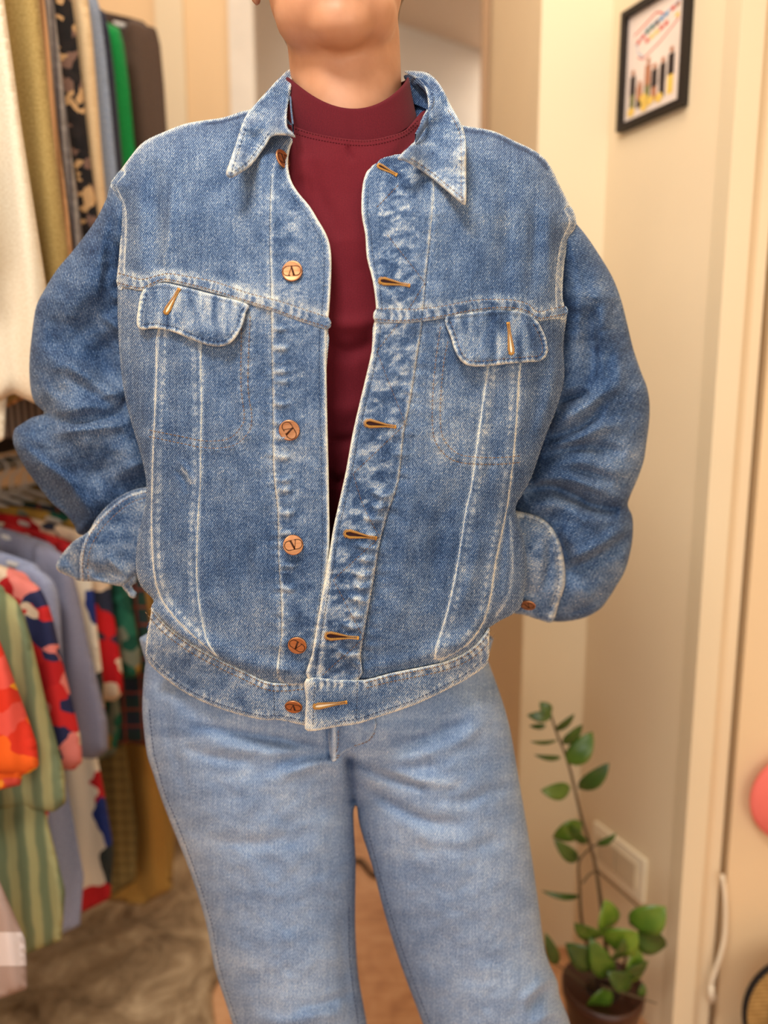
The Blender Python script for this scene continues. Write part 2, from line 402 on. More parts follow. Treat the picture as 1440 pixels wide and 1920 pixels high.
for _k in range(15):
    _y = 612 + 34 * _k + 6 * (_k % 3); _x = float(np.interp(_y, A(PL)[:, 1], A(PL)[:, 0])); TF.append(Fold([(_x + 2, _y), (_x + 14, _y + 5 - 4 * (_k % 2)), (_x + 34, _y + 2)], .0022, 5.5))
RIP = [Fold(list(map(tuple, f.p[::2])), .42, 5.5) for f in TF[-28:]]
def Sm(pts): return resample(smooth(pts, 5), 7)
# creased cloth: short wavy ridges beside a seam; each is (line, reach, pucker height, period, side)
PUCK = [Line(PL, 20), Line(PR, 26), Line(ER, 18)]
GROOVE = [Line(PL, 4), Line(PR, 4), Line([(x + 13 if i > 2 else x, y) for i, (x, y) in enumerate(ER)], 3.0), Line([(x - 13, y) for x, y in EL[2:]], 3.0)]
PKL = [(469, 592), (466, 660), (465, 729), (472, 783), (465, 812), (436, 836), (388, 840), (344, 832), (277, 818)]
PKL2 = [(453, 600), (452, 660), (452, 729), (458, 780), (452, 800), (430, 822), (388, 827), (344, 819), (278, 806)]
PKR = [(826, 613), (817, 675), (811, 747), (811, 801), (817, 830), (838, 856), (867, 868), (925, 871), (976, 867)]
PKR2 = [(840, 640), (832, 680), (826, 750), (826, 800), (833, 825), (850, 845), (872, 855), (925, 858), (977, 855)]
POCK = [Line(PKL, 9), Line(PKR, 9)]
_lsl, _rsl = Sm(LS), Sm(RS)
def torsoY(X, Y):
    y = np.interp(Y, *_yc); u = np.abs((X - np.interp(Y, *_xc)) / np.interp(Y, *_hw))
    y = y + np.interp(Y, [500, 900], [.085, .072]) * np.clip(u, 0, 1.3) ** 2.5
    dl = pdist(X, Y, _lsl)[0]; dr = pdist(X, Y, _rsl)[0]; d = np.minimum(dl, dr)
    q = np.clip(1 - d / 62, 0, 1); y = y + np.interp(Y, [500, 900], [.036, .026]) * (1 - np.sqrt(1 - q ** 2 * .98))
    f = np.zeros(X.shape)
    for fo in TF: f += TFG * fo(X, Y)
    f += .0022 * fbm(X / 70, Y / 110, 3) + .0007 * fbm(X / 18, Y / 22, 2)
    for i, l in enumerate(PUCK):
        amp = (.0008, .0012, .0004)[i]
        f += l.ev(X, Y, lambda d, a, sd, L: amp * 2.2 * fbm(a / (9, 11, 8)[i] + 7 * i, d * sd / 26 + a / 60, 2) * np.exp(-(d / (16, 24, 14)[i]) ** 2) * np.clip(.35 + a / L, 0, 1.2))
    for l in GROOVE: f += l.ev(X, Y, lambda d, a, sd, L: -.0008 * np.exp(-(d / 2.6) ** 2))
    for l in POCK: f += l.ev(X, Y, lambda d, a, sd, L: .0007 * np.exp(-(d / 7) ** 2) * np.sin(a / 5) - .0007 * np.exp(-((d) / 2.5) ** 2) + .0008 * (sd < 0) * np.exp(-(d / 12) ** 2))
    return y - f
def lifted(h, f=torsoY):
    return lambda X, Y: f(X, Y) - h

class Worn(Line):
    def __init__(s, pts, w, k, period=7.0, mod=.7, off=0.0): super().__init__(pts, w); s.k = k; s.per = period; s.mod = mod; s.off = off
    def __call__(s, X, Y):
        def f(d, a, sd, L):
            ro = .5 + .5 * np.sin(a / s.per * 2 * np.pi * .5 + 9 * vnoise(a / 22, a * 0 + 3) + d * .15)
            return s.k * np.exp(-((d - s.off) / s.w) ** 2) * ((1 - s.mod) + s.mod * ro)
        return s.ev(X, Y, f)
def off_line(pts, d):
    p = A(pts, float); t = np.gradient(p, axis=0); n = np.stack([-t[:, 1], t[:, 0]], -1) / np.hypot(t[:, 0], t[:, 1])[:, None]
    return [tuple(q) for q in p + n * d]
WORN = [Worn(LA, 3, .55, 9, .3), Worn(off_line(LA, -13), 5, .5, 11, .75), Worn(LB, 3, .6, 9, .3), Worn(off_line(LB, 13), 5, .5, 10, .75),
        Worn(LC, 3, .6, 9, .3), Worn(off_line(LC, -13), 6, .5, 10, .75), Worn(LD, 3, .6, 9, .3), Worn(off_line(LD, 13), 5, .5, 9, .75), Worn(LE, 3, .6, 9, .2),
        Worn(EL, 5, .75, 6, .2), Worn(ER, 5, .7, 6, .2), Worn(PL, 4, .3, 15, .6, 3), Worn(PR, 4, .2, 15, .6, 3),
        Worn(YLu, 8, .55, 9, .5, 3), Worn(YRu, 8, .55, 9, .5, 3), Worn(YL, 10, -.12, 9, 1.5, 8), Worn(PKL, 8, .34, 8, 1.1), Worn(PKR, 8, .34, 8, 1.1), Worn(PKL2, 5, .34, 8, 1.1), Worn(PKR2, 5, .34, 8, 1.1),
        Worn([(870, 243), (923, 252), (962, 270), (1003, 291), (1028, 316)], 3.5, -1.1, 12, .1), Worn([(470, 212), (420, 227), (380, 232)], 3, -.6, 12, .1), Worn(RS[7:13], 8, .4, 12, .3, 6), Worn(LS[7:12], 7, .4, 12, .3, 5), Worn([(326, 340), (318, 430), (308, 500)], 3, .2, 9, .1), Worn([(340, 878), (350, 890), (358, 905)], 3, .6, 9, .1), Worn([(478, 400), (430, 640), (470, 760)], 60, .05), Worn([(600, 700), (590, 1000)], 50, .08)]
def wearJ(X, Y):
    w = np.zeros(X.shape)
    for l in WORN: w += l(X, Y)
    for r_ in RIP: w += r_(X, Y) * .9
    for l, ww, k in PLK: w += l.ev(X, Y, lambda d, a, sd, L: k * np.exp(-(d / ww) ** 4) * np.clip(fbm(X_(l, X, Y)[0] / 15, X_(l, X, Y)[1] / 10, 2) * 2.2, -.6, 1))
    return np.clip(w, -.5, .8) + .02
def X_(l, X, Y):
    m = (X > l.lo[0]) & (X < l.hi[0]) & (Y > l.lo[1]) & (Y < l.hi[1]); return X[m] + Y[m] * .5, Y[m]
PLK = [(Line([(x + 30, y) for x, y in PL], 26), 34, .2), (Line([((a[0] + b[0]) / 2, (a[1] + b[1]) / 2) for a, b in zip(resample(ER, 60), resample(PR, 57))], 34), 40, .42)]

# threads -----------------------------------------------------------
def stitches(name, lines, surf, mat, parent, dash=5.2, gap=2.4, r=.00046):
    mb = MB()
    for ln in lines:
        q = resample(smooth(ln, 6), dash + gap)
        if len(q) < 2: continue
        a = q[:-1]; b = q[:-1] + (q[1:] - q[:-1]) * (dash / (dash + gap)); mid = (a + b) / 2
        ya = surf(a[:, 0], a[:, 1]); yb = surf(b[:, 0], b[:, 1]); ym = surf(mid[:, 0], mid[:, 1])
        PA = P(a[:, 0], a[:, 1], ya - .0003); PM = P(mid[:, 0], mid[:, 1], np.minimum(ym, (ya + yb) / 2) - .0007); PB = P(b[:, 0], b[:, 1], yb - .0003)
        for i in range(len(a)): mb.tube([PA[i], PM[i], PB[i]], [r * .7, r, r * .7], 4)
    o = mb.build(name, mat, parent); tag(o, kind='stuff'); return o

# body panels ---------------------------------------------------------
SHL = LS[:12]
yl_poly = [(540, 205)] + SHL + YL + EL[::-1][9:] + [(552, 235)]
sheet('yoke_panel', yl_poly, lifted(.0012), M_JACKET, JK, wear=wearJ, sm=3)
yr_poly = [(800, 205)] + RS[:12] + YR[::-1] + ER[:9][::-1] + [(770, 280)]
sheet('yoke_panel', yr_poly, lifted(.0012), M_JACKET, JK, wear=wearJ, sm=3)
fl_poly = YL[::-1] + LS[12:] + BL[:-1] + EL[::-1][:9]
sheet('front_panel', [(x, y - 3) if y < 620 else (x, y) for x, y in fl_poly], torsoY, M_JACKET, JK, wear=wearJ, ewear=(.2, 4), sm=3)
fr_poly = YR + RS[12:] + BR[::-1] + ER[::-1][1:12]
sheet('front_panel', [(x, y - 3) if y < 610 else (x, y) for x, y in fr_poly], torsoY, M_JACKET, JK, wear=wearJ, ewear=(.2, 4), sm=3)
def curl(X, Y):   # the front edges stand a little away and roll
    return torsoY(X, Y) - .0018
sheet('placket', EL + PL[::-1] + [(520, 290), (536, 262)], curl, M_JACKET, JK, step=2.8, wear=wearJ, ewear=(.7, 4), sm=3, thick=.0022)
def liftR(X, Y): return torsoY(X, Y) - .0018 - .006 * np.clip((Y - 900) / 200, 0, 1)
sheet('placket', ER[::-1] + [(752, 292), (785, 285)] + PR, liftR, M_JACKET, JK, step=2.8, wear=wearJ, ewear=(.7, 4), sm=3, thick=.0022)
def pleat(l1, l2): return l1 + l2[::-1]
sheet('pleat_strip', pleat(LA, LB), lifted(.0016), M_JACKET, JK, step=2.8, wear=wearJ, ewear=(.75, 2.3), sm=3, edge=4, edge_h=.0014)
sheet('pleat_strip', pleat(LC, LD), lifted(.0016), M_JACKET, JK, step=2.8, wear=wearJ, ewear=(.75, 2.3), sm=3, edge=4, edge_h=.0014)
def seamY(X, Y):
    f = 0
    for l in SEAML: f = f + l.ev(X, Y, lambda d, a, sd, L: .0005 * np.sin(a / 3.4 + 5 * vnoise(a / 20, a * 0) + d * .1) * np.exp(-(d / 8) ** 2) + .0006 * fbm(a / 14, d / 30, 2))
    return torsoY(X, Y) - .0034 - f
SEAML = [Line([((a[0] + b[0]) / 2, (a[1] + b[1]) / 2) for a, b in zip(YL, YLu)], 9), Line([((a[0] + b[0]) / 2, (a[1] + b[1]) / 2) for a, b in zip(YR, YRu)], 9)]
SEAMW = [Worn(SEAML[0].p[::6], 11, .62, 10, 1.1), Worn(SEAML[1].p[::6], 11, .62, 10, 1.1)]
def wearS(X, Y): return SEAMW[0](X, Y) + SEAMW[1](X, Y) + .0
for lo, hi in ((YL, YLu), (YR, YRu)):
    sheet('yoke_seam', lo + hi[::-1], seamY, M_JACKET, JK, step=2.4, wear=wearS, ewear=(.6, 3.2), sm=3, edge=5, edge_h=.0016, thick=.003)

# back of the jacket -----------------------------------------------------
out_all = LS + BL[1:-1] + [(590, 1276)] + BR[1:][::1] + RS[::-1][1:] + [(790, 200), (720, 175), (640, 165), (580, 175), (545, 198)]
def backY(X, Y):
    d = pdist(X, Y, _obl, True)[0]; q = np.clip(1 - d / 130, 0, 1); s = np.sqrt(1 - q * q)
    t = torsoY(X, Y) + .0004
    return t * (1 - s) + (.985 + .004 * fbm(X / 60, Y / 90)) * s
_obl = resample(smooth(out_all, 3, True), 14, True)
sheet('back_panel', out_all, backY, M_JACKET, JK, step=5, ewear=None, sm=3, thick=.0015)

# pocket flaps ----------------------------------------------------------
FLL = [(268, 544), (300, 530), (345, 538), (395, 551), (462, 569), (461, 586), (453, 613), (438, 638), (417, 649), (388, 647), (355, 635), (323, 622), (290, 616), (267, 618), (257, 610), (258, 584)]
FLR = [(836, 594), (889, 585), (943, 580), (983, 585), (1006, 600), (1015, 614), (1024, 635), (1027, 660), (1015, 676), (990, 679), (954, 682), (907, 687), (874, 684), (856, 664), (846, 635)]
def flapY(poly):
    inl = resample(off_in(poly, 10), 6, True)
    def f(X, Y):
        cx = A(poly)[:, 0].mean(); top = A(poly)[:, 1].min()
        t = np.clip((Y - top - 12) / 80, 0, 1)
        d = pdist(X, Y, inl, True)[0]
        return torsoY(X, Y) * .6 + .4 * (np.interp(Y, *_yc) + .085 * np.clip(np.abs((X - 640) / 425), 0, 1.3) ** 2.5) - .0042 - .0085 * t ** 1.3 + .0009 * np.exp(-(d / 2.8) ** 2) - .0007 * np.sin(X / 4.2 + Y / 14) * np.exp(-((d - 6) / 8) ** 2) - .0012 * fbm(X / 16, Y / 40, 2)
    return f
def off_in(poly, k):
    p = A(poly, float); nx = np.roll(p, -1, 0) - np.roll(p, 1, 0); n = np.stack([nx[:, 1], -nx[:, 0]], -1) / np.hypot(nx[:, 0], nx[:, 1])[:, None]
    c = p.mean(0)
    if ((c - p) * n).sum() < 0: n = -n
    return p + n * k
FY = []
for pl_, up in ((FLL, 5), (FLR, 5)):
    fy = flapY(pl_); FY.append(fy)
    inn = off_in(pl_, 5.5); wl = Worn(np.vstack([inn[4:], inn[:1]]), 5.5, .62, 5, .85); ll = Line([(pl_[0][0] + 25, pl_[0][1] + 45), (pl_[0][0] + 170, pl_[0][1] + 60)], 40)
    wl2 = Worn(np.vstack([off_in(pl_, 7.5)[4:], off_in(pl_, 7.5)[:1]]), 2.2, -.6, 9, .1)
    def fw(X, Y, wl=wl, wl2=wl2): return wl(X, Y) + wl2(X, Y) + .55 * fbm(X / 13, Y / 46, 2) + .1
    sheet('pocket_flap', pl_, fy, M_JACKET, JK, step=2.4, wear=fw, ewear=(.7, 3), sm=5, thick=.0024, edge=6, edge_h=.0022)

# waistband ----------------------------------------------------------------
WBL = BL[:] + [(604, 1362), (571, 1360), (524, 1350), (487, 1349), (416, 1330), (354, 1303), (307, 1270), (276, 1238), (274, 1205), (283, 1150)]
WBR = [(574, 1272)] + BR[1:] + [(917, 1200), (914, 1243), (880, 1270), (850, 1287), (779, 1321), (708, 1345), (671, 1357), (630, 1363), (577, 1371), (572, 1350), (574, 1310)]
def bandY(h):
    ls = [Line(off_line(BL, 11), 8), Line(off_line(BR, 11), 8)]
    def f(X, Y):
        u = np.abs((X - 600) / 330); y = np.interp(Y, *_yc) + .068 * np.clip(u, 0, 1.1) ** 2.6
        for l in ls: y = y - l.ev(X, Y, lambda d, a, sd, L: .0006 * np.sin(a / 3.6 + 5 * vnoise(a / 20, a * 0) + d * .1) * np.exp(-(d / 9) ** 2) + .0006 * fbm(a / 14, d / 30, 2))
        return y - h - .0015 * fbm(X / 45, Y / 30)
    return f
bl_low = [(276, 1238), (307, 1270), (354, 1303), (416, 1330), (487, 1349), (524, 1350), (571, 1360)]
br_low = [(577, 1371), (630, 1363), (671, 1357), (708, 1345), (779, 1321), (850, 1287), (880, 1270), (914, 1243)]
wbw = [Worn(off_line(BL, 10), 9, .6, 8, 1.2), Worn(off_line(BR, 10), 9, .6, 8, 1.2), Worn(off_line(bl_low, -11), 6, .4, 9, 1), Worn(off_line(br_low, -11), 6, .4, 9, 1), Worn([(582, 1270), (583, 1320), (584, 1366)], 10, .35, 30, .2)]
def wearB(X, Y):
    w = .14 + .2 * fbm(X / 30, Y / 20, 2)
    for l in wbw: w = w + l(X, Y)
    return np.clip(w, -.3, .9)
b1, b2 = bandY(.0035), bandY(.0105)
sheet('waistband', WBL, b1, M_JACKET, JK, step=2.8, wear=wearB, ewear=(.7, 3.5), sm=3, thick=.003, edge=5, edge_h=.002)
sheet('waistband', WBR, b2, M_JACKET, JK, step=2.8, wear=wearB, ewear=(.8, 3.5), sm=3, thick=.003, edge=5, edge_h=.002, raw=False)
def wbback(X, Y):
    return .965 - .15 * np.clip(np.abs((X - 597) / 318), 0, 1) ** 4
sheet('waistband', [(281, 1205), (292, 1150), (430, 1170), (600, 1180), (780, 1190), (908, 1184), (906, 1240), (860, 1265), (600, 1290), (330, 1258)], wbback, M_JACKET, JK, step=10, ewear=None, sm=2)

# stitching ----------------------------------------------------------------
top_s = lambda X, Y: torsoY(X, Y) - .0036
stitches('brown_stitching', [PKL, PKL2, PKR, PKR2], lambda X, Y: torsoY(X, Y) - .0018, M_THREAD, JK)
stitches('brown_stitching', [YLu, off_line(YL, -5), YRu, off_line(YR, -5)], lambda X, Y: seamY(X, Y) + .0002, M_THREAD, JK)
ZZ = [[(747, 347), (705, 390)], [(726, 440), (797, 530)], [(797, 530), (760, 590)], [(760, 590), (706, 658)], [(706, 658), (760, 795)], [(760, 795), (662, 888)], [(662, 888), (682, 950), (712, 1007)], [(712, 1007), (625, 1087)], [(625, 1087), (682, 1197)], [(682, 1197), (602, 1268)]]
stitches('brown_stitching', [[a, tuple((A(a) + A(b)) / 2)] + [b] if len(z) == 2 else z for z in ZZ for a, b in [(z[0], z[-1])]], liftR, M_THREAD, JK, r=.0003)
stitches('indigo_stitching', [PL, off_line(EL[3:], 13)], curl, M_THREADB, JK, r=.0003)
stitches('indigo_stitching', [PR[1:], off_line(ER[2:], -11)], liftR, M_THREADB, JK, r=.0003)
for fy, pl_ in zip(FY, (FLL, FLR)):
    inn = off_in(pl_, 10); stitches('brown_stitching', [np.vstack([inn[4:], inn[:1]])], fy, M_THREADB if pl_ is FLL else M_THREAD, JK, r=.0003)
stitches('brown_stitching', [off_line(BL, 5)[:-1], off_line(BL, 15)[:-1]], b1, M_THREAD, JK)
stitches('brown_stitching', [off_line(BR, 6)[2:], off_line(BR, 16)[2:]], b2, M_THREAD, JK)
stitches('indigo_stitching', [off_line(bl_low, -8), [(513, 1285), (514, 1318), (514, 1343)]], b1, M_THREADB, JK, r=.0004)
stitches('indigo_stitching', [off_line(br_low, -9)[1:], [(590, 1280), (588, 1320), (587, 1361)], [(670, 1276), (669, 1320), (667, 1350)]], b2, M_THREADB, JK, r=.0004)

# collar ---------------------------------------------------------------------
def collarY(side):
    ct = [(430, 325, .716), (540, 250, .725), (480, 240, .765), (470, 212, .79), (545, 170, .80), (544, 130, .845), (500, 170, .815)] if side < 0 else \
         [(872, 380, .722), (750, 297, .722), (873, 300, .742), (866, 235, .775), (800, 220, .775), (790, 180, .80), (800, 140, .85), (757, 134, .86), (840, 190, .80)]
    sf = shepard(ct, 2.6)
    def f(X, Y):
        r = .0016 * fbm(X / 26, Y / 20, 2)
        return np.minimum(sf(X, Y), torsoY(X, Y) - .008) - r
    return f
CL = [(546, 130), (520, 150), (497, 175), (465, 211), (452, 238), (443, 267), (432, 300), (424, 325), (432, 334), (448, 326), (472, 309), (497, 275), (510, 256), (536, 254), (554, 258), (547, 247), (538, 236), (539, 202), (545, 173)]
CR = [(757, 134), (780, 133), (804, 138), (826, 160), (848, 202), (866, 235), (873, 262), (874, 320), (874, 374), (868, 383), (833, 354), (797, 325), (763, 304), (746, 299), (750, 291), (770, 272), (784, 258), (798, 231), (803, 202), (797, 165), (780, 148)]
for side, poly in ((-1, CL), (1, CR)):
    cy = collarY(side)
    segs = [off_line(poly[4:9], 0)] if side < 0 else None
    inn = off_in(poly, 9)
    wl = Worn(inn[3:13] if side < 0 else inn[4:13], 8, .5, 7, .9)
    def cw(X, Y, wl=wl): return wl(X, Y) + .45 * fbm(X / 22, Y / 16, 3) + .12
    sheet('collar', poly, cy, M_JACKET, JK, step=2.6, wear=cw, ewear=(.75, 4), sm=5, thick=.003, edge=7, edge_h=.003)
    stitches('indigo_stitching', [inn[4:13] if side < 0 else inn[4:13]], cy, M_THREAD if side > 0 else M_THREADB, JK, r=.0003)
# the stand and fall of the collar going round behind the neck
def ring_strip(name, rows, mat, parent, n=40, thick=.002):
    """rows of (x, y, z) control curves lofted into a band with thickness"""
    R_ = [resample3(r, n) for r in rows]; m = len(R_); V = [p for r in R_ for p in r]; V2 = [p + Vector((0, 0, 0)) for p in V]
    cen = sum(V, Vector()) / len(V)
    V2 = [p + (p - cen).normalized() * thick for p in V]; N0 = len(V); F = []
    for i in range(m - 1):
        for k in range(n - 1):
            a = i * n + k; F.append([a, a + 1, a + n + 1, a + n]); F.append([N0 + a + n, N0 + a + n + 1, N0 + a + 1, N0 + a])
    for k in range(n - 1):
        F.append([k + 1, k, N0 + k, N0 + k + 1]); b = (m - 1) * n + k; F.append([b, b + 1, N0 + b + 1, N0 + b])
    L = V + V2
    uv = [(q.x + q.y, q.z) for q in L]
    o = mesh(name, [q[:] for q in L], F, mat, parent, uv=uv, wear=[0.05] * len(L)); bm_fix(o); return o
def resample3(pts, n):
    p = smooth([tuple(q) for q in pts], 8); L = np.r_[0, np.cumsum(np.linalg.norm(p[1:] - p[:-1], axis=1))]; s = np.linspace(0, L[-1], n)
    return [Vector([np.interp(t, L, p[:, k]) for k in range(3)]) for t in s]
stand = []
for zz, gr in ((0.0, 1.0), (.02, .98), (.04, .97)):
    stand.append([PT(551, 250, .750) + Vector((0, 0, zz * .2)), PT(547, 200, .795) + Vector((0, 0, zz * .1)), PT(549, 168, .848) + Vector((0, 0, zz * .1)), Vector((-.085, .895, 1.405 + zz)), Vector((-.035, .925, 1.41 + zz)), Vector((.018, .905, 1.405 + zz)), PT(768, 168, .86) + Vector((0, 0, zz * .2)), PT(806, 205, .80) + Vector((.002, 0, zz * .3)), PT(778, 268, .752) + Vector((0, 0, zz * .2))])
ring_strip('collar_stand', stand, M_JACKET, JK)
fall = [[PT(546, 137, .85), Vector((-.092, .90, 1.447)), Vector((-.035, .934, 1.452)), Vector((.022, .91, 1.447)), PT(800, 138, .852)],
        [PT(528, 158, .85), Vector((-.105, .915, 1.42)), Vector((-.035, .955, 1.42)), Vector((.038, .925, 1.42)), PT(812, 168, .855)],
        [PT(508, 192, .86), Vector((-.115, .93, 1.395)), Vector((-.035, .972, 1.39)), Vector((.05, .94, 1.395)), PT(832, 208, .865)]]
ring_strip('collar_fall', fall, M_JACKET, JK)
sheet('collar_lining', [(757, 142), (780, 140), (800, 146), (815, 168), (830, 200), (812, 235), (786, 250), (778, 205), (765, 160)], lambda X, Y: .868 - .0005 * (Y - 130) - .0012 * np.sin(X / 6), M_JACKET, JK, step=4, ewear=None, wear=lambda X, Y: -.2 + 0 * X)
sheet('collar_lining', [(546, 150), (532, 158), (512, 190), (520, 235), (540, 245), (548, 200)], lambda X, Y: .866 - .0005 * (Y - 130), M_JACKET, JK, step=4, ewear=None, wear=lambda X, Y: -.2 + 0 * X)

# ------------------------------------------------------------------ buttons and buttonholes
def normal_at(surf, x, y, e=4):
    a = A([x - e, x + e, x, x]); b = A([y, y, y - e, y + e]); p = P(a, b, surf(a, b))
    n = Vector((p[1] - p[0]).tolist()).cross(Vector((p[3] - p[2]).tolist())).normalized()
    return n if n.y < 0 else -n
def button(x, y, r_px, rot, surf, n=None, parent=None, lift=.001):
    yy = float(surf(A([float(x)]), A([float(y)]))[0]); o = PT(x, y, yy)
    n = n or normal_at(surf, x, y); n = Vector(n).normalized()
    r = r_px * yy / FPX * 1.0
    z = n; xax = (Vector((1, 0, 0)) - z * z.x).normalized(); yax = z.cross(xax)
    c, s = math.cos(rot), math.sin(rot); X_ = xax * c + yax * s; Y_ = -xax * s + yax * c
    Mx = Matrix(((X_.x, Y_.x, z.x, o.x), (X_.y, Y_.y, z.y, o.y), (X_.z, Y_.z, z.z, o.z), (0, 0, 0, 1)))
    mb = MB(); h = .0032
    mb.lathe([(r * .45, 0), (r * .45, h * .35), (r * .93, h * .35), (r, h * .55), (r, h * .78), (r * .97, h * .95), (r * .9, h), (r * .86, h * .97), (r * .4, h * 1.02)], Mx, 36, 0)
    # engraved oval with the letter between its sides
    def ln(pts, w=.075, m=1):
        q = [Vector(p) * r for p in pts]
        for a, b in zip(q[:-1], q[1:]):
            d = b - a; L = d.length
            if L < 1e-7: continue
            t = d / L; nn = Vector((-t.y, t.x)); c_ = (a + b) / 2
            mb.obox(Mx @ Vector((c_.x, c_.y, h * 1.0)), (Mx.to_3x3() @ Vector((t.x, t.y, 0))) * (L / 2 + r * .02), (Mx.to_3x3() @ Vector((nn.x, nn.y, 0))) * (w * r / 2), z * .00016, m)
    a_, b_ = .42, .46
    arc = lambda cx, s0: [(cx + b_ * math.cos(t) * 1.0, b_ * math.sin(t)) for t in np.linspace(s0, s0 + math.pi, 11)]
    ln([(.16, b_)] + [(.42 + b_ * math.sin(t), b_ * math.cos(t)) for t in np.linspace(0, math.pi, 10)] + [(-.42 - b_ * math.sin(t), -b_ * math.cos(t)) for t in np.linspace(0, math.pi, 10)] + [(-.16, b_)])
    ln([(-.28, .44), (.0, -.44)], .06); ln([(-.19, .44), (.06, -.40)], .15); ln([(.30, .44), (.03, -.44)], .07)
    ln([(-.42, .45), (-.06, .45)], .05); ln([(.16, .45), (.42, .45)], .05)
    return tag(mb.build('button', [M_COPPER, M_ENGR], parent or JK), 'round copper metal button with engraved letter in an oval')
PI = math.pi
button(549, 510, 19, PI, curl); button(543, 806, 19.5, PI * .66, curl); button(549, 1022, 19.5, PI * .07, curl); button(558, 1208, 18.5, -PI * .2, curl)
n0 = normal_at(b1, 551, 1318); button(551, 1322, 17.5, PI * .95, b1, n=n0 + Vector((0, .1, -.30)))
n0 = normal_at(curl, 527, 300); button(527, 300, 17, PI * .1, lambda X, Y: curl(X, Y) - .001, n=n0 + Vector((1.3, .1, -.1)))

def hole(x0, y0, x1, y1, w, surf, rim, slit, name='buttonhole', wide_end=0, parent=None):
    """a keyhole slit bound with close thread stitches"""
    mb = MB(); L = math.hypot(x1 - x0, y1 - y0); tx, ty = (x1 - x0) / L, (y1 - y0) / L; nx, ny = -ty, tx
    def pt(s, o, lift):
        x, y = x0 + tx * s + nx * o, y0 + ty * s + ny * o
        return P(x, y, surf(A([x]), A([y]))[0] - lift)
    def hw(s):
        q = s / L; return w * (1.0 * math.sqrt(max(0, 1 - ((q - .16) / .16) ** 2)) if q < .16 else max(.12, 1 - (q - .16) / .62))
    N = 26; top = [pt(.5 + (L * .8 - .5) * k / N, hw((L * .8) * k / N) * .62, .0009) for k in range(N + 1)]; bot = [pt(.5 + (L * .8 - .5) * k / N, -hw((L * .8) * k / N) * .62, .0009) for k in range(N + 1)]
    f = [[k, k + 1, N + 2 + k, N + 1 + k] for k in range(N)]; mb.add(top + bot, f, 1)
    n = int(L / 1.75)
    for k in range(n + 1):
        s = L * k / n
        for sg in (-1, 1):
            h = max(hw(s), .3); c1 = pt(s, sg * h * .55, .0012); c2 = pt(s, sg * (h + 2.6), .0010); mid = (c1 + c2) / 2 + A([0, -.0006, 0])
            mb.tube([c1, mid, c2], [.0003, .00042, .0003], 4, 0)
    for k in range(7):
        an = math.pi * (k + 1) / 8; s = w * .6 - math.sin(an) * (w + 2.5); o_ = math.cos(an) * (w + 2.5)
        mb.tube([pt(w * .6 - math.sin(an) * w * .6, math.cos(an) * w * .6, .0012), pt(s, o_, .001)], .0004, 4, 0)
    for k in range(4): mb.tube([pt(L + k * .8, -3.2, .0012), pt(L + k * .8, 3.2, .0012)], .0004, 4, 0)
    return mb.build(name, [rim, slit], parent or JK)
hole(713, 526, 766, 535, 5.5, liftR, M_GOLD, M_SLIT); hole(686, 793, 740, 800, 6.5, liftR, M_GOLD, M_SLIT)
hole(648, 1000, 704, 1009, 6.5, liftR, M_GOLD, M_SLIT); hole(612, 1192, 670, 1196, 6.5, liftR, M_GOLD, M_SLIT)
hole(590, 1325, 648, 1317, 4.2, b2, M_GOLD, M_PALE); hole(710, 310, 742, 327, 3, liftR, M_GOLD, M_SLIT)
hole(311, 586, 335, 543, 4, FY[0], M_GOLD, M_PALE); hole(959, 662, 953, 607, 4, FY[1], M_GOLD, M_PALE)

# ------------------------------------------------------------------ sleeves
SL = [(232, 330), (208, 345), (200, 371), (178, 415), (140, 466), (108, 504), (86, 539), (68, 574), (60, 625), (55, 679), (57, 727), (65, 755), (83, 774), (60, 783), (42, 794), (28, 804), (24, 820), (28, 841), (45, 874), (69, 908), (97, 943), (122, 964), (139, 985), (150, 1003), (200, 1000), (262, 985), (300, 950), (305, 900), (295, 840), (275, 740), (262, 640), (258, 540), (262, 450), (258, 380)]
slb = shepard([(215, 380, .868), (150, 500, .882), (90, 650, .892), (240, 600, .885), (60, 790, .90), (50, 850, .90), (100, 940, .905), (150, 800, .875), (250, 850, .878), (160, 930, .892), (150, 1000, .90), (190, 990, .90), (240, 940, .90), (280, 980, .90)])
fsl = [Fold([(215, 560), (160, 610), (140, 680)], -.012, 30), Fold([(222, 620), (195, 660), (215, 735)], -.026, 30), Fold([(62, 640), (110, 680), (170, 712), (232, 752)], .016, 22, .3), Fold([(110, 690), (170, 735), (230, 775)], -.010, 14),
       Fold([(75, 775), (120, 792), (170, 790), (238, 782)], -.014, 13, -.3), Fold([(45, 800), (110, 808), (170, 800), (245, 795)], .012, 12), Fold([(84, 774), (110, 770), (160, 778)], .010, 14), Fold([(62, 700), (100, 745), (150, 762), (225, 765)], .007, 12),
       Fold([(30, 826), (80, 868), (130, 905), (172, 965)], .012, 13, .35), Fold([(60, 880), (105, 925), (150, 985)], -.014, 22), Fold([(180, 420), (170, 520), (130, 610)], .007, 28), Fold([(215, 400), (205, 480), (195, 560)], -.004, 10), Fold([(203, 380), (190, 470), (182, 570)], .003, 8),
       Fold([(90, 560), (105, 620), (95, 690)], -.006, 22), Fold([(195, 905), (240, 880), (280, 872)], .006, 14), Fold([(160, 930), (180, 890), (240, 850)], -.006, 22), Fold([(60, 812), (95, 806), (125, 800)], -.010, 8)]
def slw(X, Y): return .32 * fbm(X / 60, Y / 45, 3) - .12
def clothn(a1=.003, a2=.0007): return lambda X, Y: a1 * fbm(X / 42 + 3, Y / 36, 3) + a2 * fbm(X / 12, Y / 14, 2)
inflate('sleeve', SL, slb, M_JACKET, JK, step=3.6, Wd=78, H=.052, folds=fsl, extra=clothn(.004, .0009), wear=slw, uvrot=.45)
